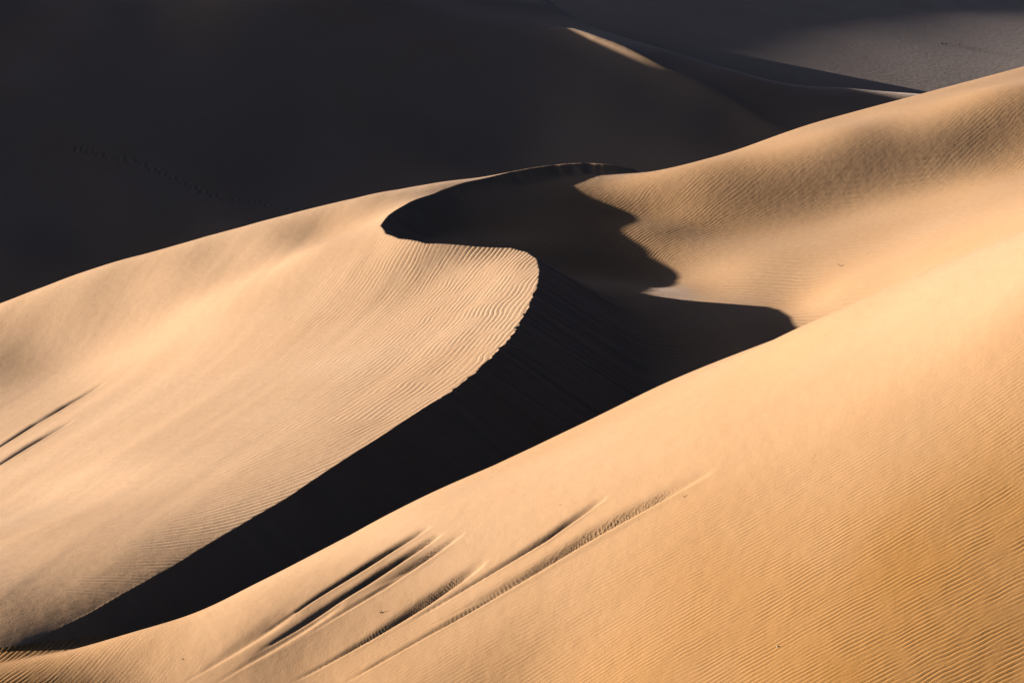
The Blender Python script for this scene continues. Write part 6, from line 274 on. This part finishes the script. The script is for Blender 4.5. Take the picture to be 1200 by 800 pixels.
# crescent dune, its bowl and gully, and the flank on the right; grid vertices snapped onto the brink line
X, Y = grid(-.30, .30, 108, 335, .00055, .00085)
Bk = brink(X, Y); lee, d, px_, py_ = Bk[3], Bk[4], Bk[6], Bk[7]
snap = np.zeros(X.shape, bool)
for ax in (0, 1):
    s0 = [slice(None)] * 2; s1 = [slice(None)] * 2; s0[ax] = slice(None, -1); s1[ax] = slice(1, None); s0, s1 = tuple(s0), tuple(s1)
    cr = lee[s0] != lee[s1]; f = d[s0] / (d[s0] + d[s1] + 1e-9)
    snap[s0] |= cr & (f <= .5); snap[s1] |= cr & (f > .5)
snap &= d < .6
X = np.where(snap, px_, X); Y = np.where(snap, py_, Y)
Bk = brink(X, Y); leeS = Bk[3].copy()
z = crescent(X, Y, Bk); z = np.where(snap, np.where(snap, L_(X, Y) - .28 * Bk[2], z), z)
z = np.where(Bk[3] | snap, z, apply_furrows(X, Y, z + streaks(X, Y, heading(FURROWS_WINDWARD[0]), 61) * np.clip(Bk[4] / 3, 0, 1), FURROWS_WINDWARD))
Fz, behind = fore(X, Y); vis = z > Fz - .8
keep = vis[:-1, :-1] | vis[1:, :-1] | vis[:-1, 1:] | vis[1:, 1:]
o = grid_mesh('crescent_dune', X, Y, z, SAND, keep, snap)
lee = lee & ~snap
cL, sL, aL = rip_field('L', X, Y); cG, sG, aG = rip_field('G', X, Y); cV, sV, aV = rip_field('V', X, Y)
slip = np.clip((Bk[0] - G_(X, Y)) / .8 + .2, 0, 1)           # no ripples on the slip face itself
ripple(o, 'rip', np.where(lee, cG, cL), np.where(lee, sG, sL), np.where(lee, aG * (1 - slip), aL))
coarse(o, np.where(lee, .35 + .5 * np.clip(aG / .5, 0, 1), .12))
ripple(o, 'rip_gully', cV, sV, np.where(lee, aV * (1 - slip), 0))

# big dune behind, shaded by the added rise out of frame on the left
X, Y = grid(-.24, .34, 245, 430, .0007, .0009)
z = far_height(X, Y)
TR = np.array([(90, 174), (120, 181), (160, 190), (190, 203), (215, 215), (250, 229), (300, 238), (360, 247)], float)
ts = np.r_[0, np.cumsum(np.hypot(np.diff(TR[:, 0]), np.diff(TR[:, 1])))]
for k, q in enumerate(np.arange(0, ts[-1], 6.5)):            # a line of footprints
    fx_, fy2 = np.interp(q, ts, TR[:, 0]), np.interp(q, ts, TR[:, 1]); zz = -3.0
    for _ in range(60):
        gx, gy = ground_point(fx_, fy2, zz); zz = .7 * zz + .3 * float(far_height(np.array([gx]), np.array([gy]))[0])
    side = .16 if k % 2 else -.16; gx += side * .4 + rng.normal(0, .06); gy += side * 1.2 + rng.normal(0, .1)
    r2 = ((X - gx) / .20) ** 2 + ((Y - gy) / .42) ** 2
    kk = rng.uniform(.25, 1.0); z = z - .14 * kk * np.exp(-r2) + .03 * kk * np.exp(-(np.sqrt(r2) - 1.9) ** 2 * 2)
o = grid_mesh('far_dune', X, Y, z, SAND)
ripple(o, 'rip', X / .8 + .3 * Y, Y / .8, .02 * np.clip(-z / 4, 0, 1))
# unseen mesh of that added rise, there to block the sun
X, Y = grid(-1.0, -.2385, 255, 430, .004, .004)
grid_mesh('added_shade_dune', X, Y, far_height(X, Y), SAND)
# basin and dune farthest back
X, Y = grid(-.28, .40, 372, 680, .002, .002)
z = basin(X, Y)
grid_mesh('far_basin', X, Y, z, SAND)
# ground sheet out to the horizon
R_, T_ = np.meshgrid(np.r_[0, np.geomspace(30, 6000, 60)], np.linspace(0, 2 * math.pi, 97), indexing='ij')
X, Y = R_ * np.sin(T_), R_ * np.cos(T_)
z = -11 + np.clip((R_ - 700) / 600, 0, 1) * (14 * vnoise(X / 160, Y / 260, 11) + 6 * vnoise(X / 70, Y / 90, 12))
grid_mesh('ground', X, Y, z, SAND)

# ------------------------------------------------------------------ the few dry bits lying on the sand
def plain(name, lo, hi, scale=30, rough=.8):
    m = bpy.data.materials.new(name); m.use_nodes = True; nt = m.node_tree; b = nt.nodes['Principled BSDF']
    b.inputs['Roughness'].default_value = rough; b.inputs['Specular IOR Level'].default_value = .2
    n = nt.nodes.new('ShaderNodeTexNoise'); n.inputs['Scale'].default_value = scale
    r = nt.nodes.new('ShaderNodeValToRGB'); r.color_ramp.elements[0].color = (*lo, 1); r.color_ramp.elements[1].color = (*hi, 1)
    c = nt.nodes.new('ShaderNodeTexCoord'); nt.links.new(c.outputs['Object'], n.inputs['Vector'])
    nt.links.new(n.outputs['Fac'], r.inputs[0]); nt.links.new(r.outputs[0], b.inputs['Base Color'])
    return m
STRAW = plain('dry_straw', (.30, .20, .07), (.45, .33, .14)); TWIG = plain('dark_twig', (.05, .03, .02), (.12, .08, .05))
BONE = plain('bleached', (.55, .50, .42), (.75, .70, .62))
def tube(V, Fc, pts, r0, r1):
    pts = np.array(pts, float); n = len(pts); b0 = len(V)
    for i, p in enumerate(pts):
        t = pts[min(i + 1, n - 1)] - pts[max(i - 1, 0)]; t /= np.linalg.norm(t) + 1e-9
        u = np.cross(t, (.3, .2, 1.)); u /= np.linalg.norm(u) + 1e-9; w_ = np.cross(t, u); r = r0 + (r1 - r0) * i / (n - 1)
        for k in range(5):
            q = 2 * math.pi * k / 5; V.append(tuple(p + r * .7 * (math.cos(q) * u + math.sin(q) * w_)))
    for i in range(n - 1):
        for k in range(5):
            a0, a1 = b0 + i * 5 + k, b0 + i * 5 + (k + 1) % 5; Fc.append((a0, a1, a1 + 5, a0 + 5))
    Fc.append(tuple(b0 + k for k in range(5))); Fc.append(tuple(b0 + (n - 1) * 5 + k for k in reversed(range(5))))
def on_sand(px, py, surf):
    z = 2.0
    for _ in range(80):
        x, y = ground_point(px, py, z); z = .7 * z + .3 * float(surf(np.array([x]), np.array([y]))[0])
    return float(x), float(y), z
def thing(name, V, Fc, mat, loc, label, cat, group=None):
    me = bpy.data.meshes.new(name); me.from_pydata(V, [], Fc); me.update(); me.materials.append(mat)
    for p in me.polygons: p.use_smooth = True
    o = bpy.data.objects.new(name, me); COL.objects.link(o); o.location = loc; o['label'] = label; o['category'] = cat
    if group: o['group'] = group
    return o
def sprig(px, py, surf, mat, blades, label, group, name='grass_sprig', cat='dry grass'):
    V, Fc = [], []
    for dx, dy, dz, bend, r in blades:                 # each blade: a tapering, bending stalk rooted just under the sand
        t = np.linspace(0, 1, 6)[:, None]; P = .55 * t * np.array([[dx, dy, dz]]) + (t * (1 - t)) * np.array([[bend, bend * .4, .15 * abs(bend)]]); P[0, 2] -= .06
        tube(V, Fc, P, r, r * .35)
    return thing(name, V, Fc, mat, on_sand(px, py, surf), label, cat, group)
fsurf = lambda x, y: F_(x, y); gsurf = lambda x, y: G_(x, y)
G1 = 'dry sprigs caught in the sand'
sprig(446, 718, fsurf, STRAW, [(.06, .0, .36, .08, .035), (-.10, .05, .22, -.1, .03), (.20, .0, .14, .05, .03), (.30, -.1, .05, .0, .035), (-.02, -.1, .12, .1, .03)], 'straw yellow sprig standing between the two middle furrows of the front dune', G1)
sprig(803, 582, fsurf, TWIG, [(.42, .1, .12, .1, .030), (-.22, .0, .10, -.1, .026), (.12, .1, .24, .05, .02), (.30, -.2, .05, .1, .02)], 'dark twig lying just below the upper tip of the longest furrow', G1, 'twig', 'twig')
sprig(657, 592, fsurf, STRAW, [(.55, .7, .10, .05, .028), (-.12, .0, .10, -.05, .022), (.10, .0, .16, .05, .02)], 'pale straw stalk lying on smooth sand between two furrow ends', G1)
sprig(985, 312, gsurf, TWIG, [(.55, .0, .22, -.12, .045), (-.55, .3, .45, .12, .045), (.1, -.2, .12, .1, .03)], 'dark forked twig on the smooth slope of the right dune', G1, 'twig', 'twig')
sprig(1166, 338, fsurf, TWIG, [(.35, .1, .10, .1, .022), (-.2, .0, .08, -.1, .02), (.1, .0, .16, .0, .018)], 'tiny brown twig near the bright rim of the front dune', G1, 'twig', 'twig')
def stone(px, py, surf, mat, r, label, name, cat):
    V, Fc = [], []; nu, nv = 9, 6
    for j in range(nv + 1):
        for i in range(nu):
            th, ph = math.pi * j / nv, 2 * math.pi * i / nu; k = r * (1 + .22 * math.sin(3 * ph + j) + .12 * math.cos(5 * th + i))
            V.append((k * 1.3 * math.sin(th) * math.cos(ph), k * math.sin(th) * math.sin(ph), .3 * r + .7 * k * math.cos(th)))
    for j in range(nv):
        for i in range(nu): a0 = j * nu + i; a1 = j * nu + (i + 1) % nu; Fc.append((a0, a0 + nu, a1 + nu, a1))
    return thing(name, V, Fc, mat, on_sand(px, py, surf), label, cat)
stone(911, 757, fsurf, BONE, .038, 'small bleached shell on the rippled front dune', 'shell', 'shell')
stone(214, 772, fsurf, TWIG, .032, 'small dark pebble beside the faint lower furrows', 'pebble', 'pebble')
stone(816, 409, gsurf, BONE, .09, 'small white pebble in the shaded rippled gully', 'pebble', 'pebble')
for (px, py, s_), lab in zip(((1104, 52, 1.0), (1109, 51.5, .8), (1124, 53, .9)), ('dark tuft far back in the shaded basin, leftmost of three', 'dark tuft far back in the shaded basin, middle of three', 'dark tuft far back in the shaded basin, rightmost of three')):
    bl = [(s_ * .5 * math.cos(q), s_ * .5 * math.sin(q), s_ * (.35 + .25 * math.sin(q * 3)), .15, .07) for q in np.linspace(0, 6.28, 12)[:-1]]
    sprig(px, py, basin, TWIG, bl, lab, 'tufts in the far basin', 'grass_tuft', 'grass tuft')

# ------------------------------------------------------------------ world, sun, camera
w = bpy.data.worlds.new('World'); scene.world = w; w.use_nodes = True; nt = w.node_tree
sky = nt.nodes.new('ShaderNodeTexSky'); sky.sky_type = 'NISHITA'; sky.sun_disc = False
sky.sun_elevation = EL; sky.sun_rotation = math.radians(-90) + BE; sky.air_density = .12; sky.dust_density = 1.0; sky.ozone_density = 2.5
bg = nt.nodes['Background']; bg.inputs['Strength'].default_value = .05
nt.links.new(sky.outputs[0], bg.inputs[0])
sl = bpy.data.lights.new('sun', 'SUN'); sl.energy = 5; sl.angle = math.radians(.5); sl.color = (1, .885, .76)
so = bpy.data.objects.new('sun', sl); COL.objects.link(so)
from mathutils import Vector
S = Vector((-math.cos(EL) * math.cos(BE), math.cos(EL) * math.sin(BE), math.sin(EL)))
so.rotation_euler = S.to_track_quat('Z', 'Y').to_euler()
cd = bpy.data.cameras.new('camera'); cam = bpy.data.objects.new('camera', cd); COL.objects.link(cam)
cd.sensor_width = 36; cd.lens = 36 * FPX / 1200; cd.clip_start = 1; cd.clip_end = 20000
cam.location = (0, 0, H); cam.rotation_euler = (math.pi / 2 - PITCH, 0, 0); scene.camera = cam
scene.view_settings.view_transform = 'Standard'; scene.view_settings.look = 'None'
scene.view_settings.exposure = 1.4; scene.view_settings.gamma = 1
scene.cycles.diffuse_bounces = 0; scene.cycles.max_bounces = 4
scene.cycles.use_denoising = True
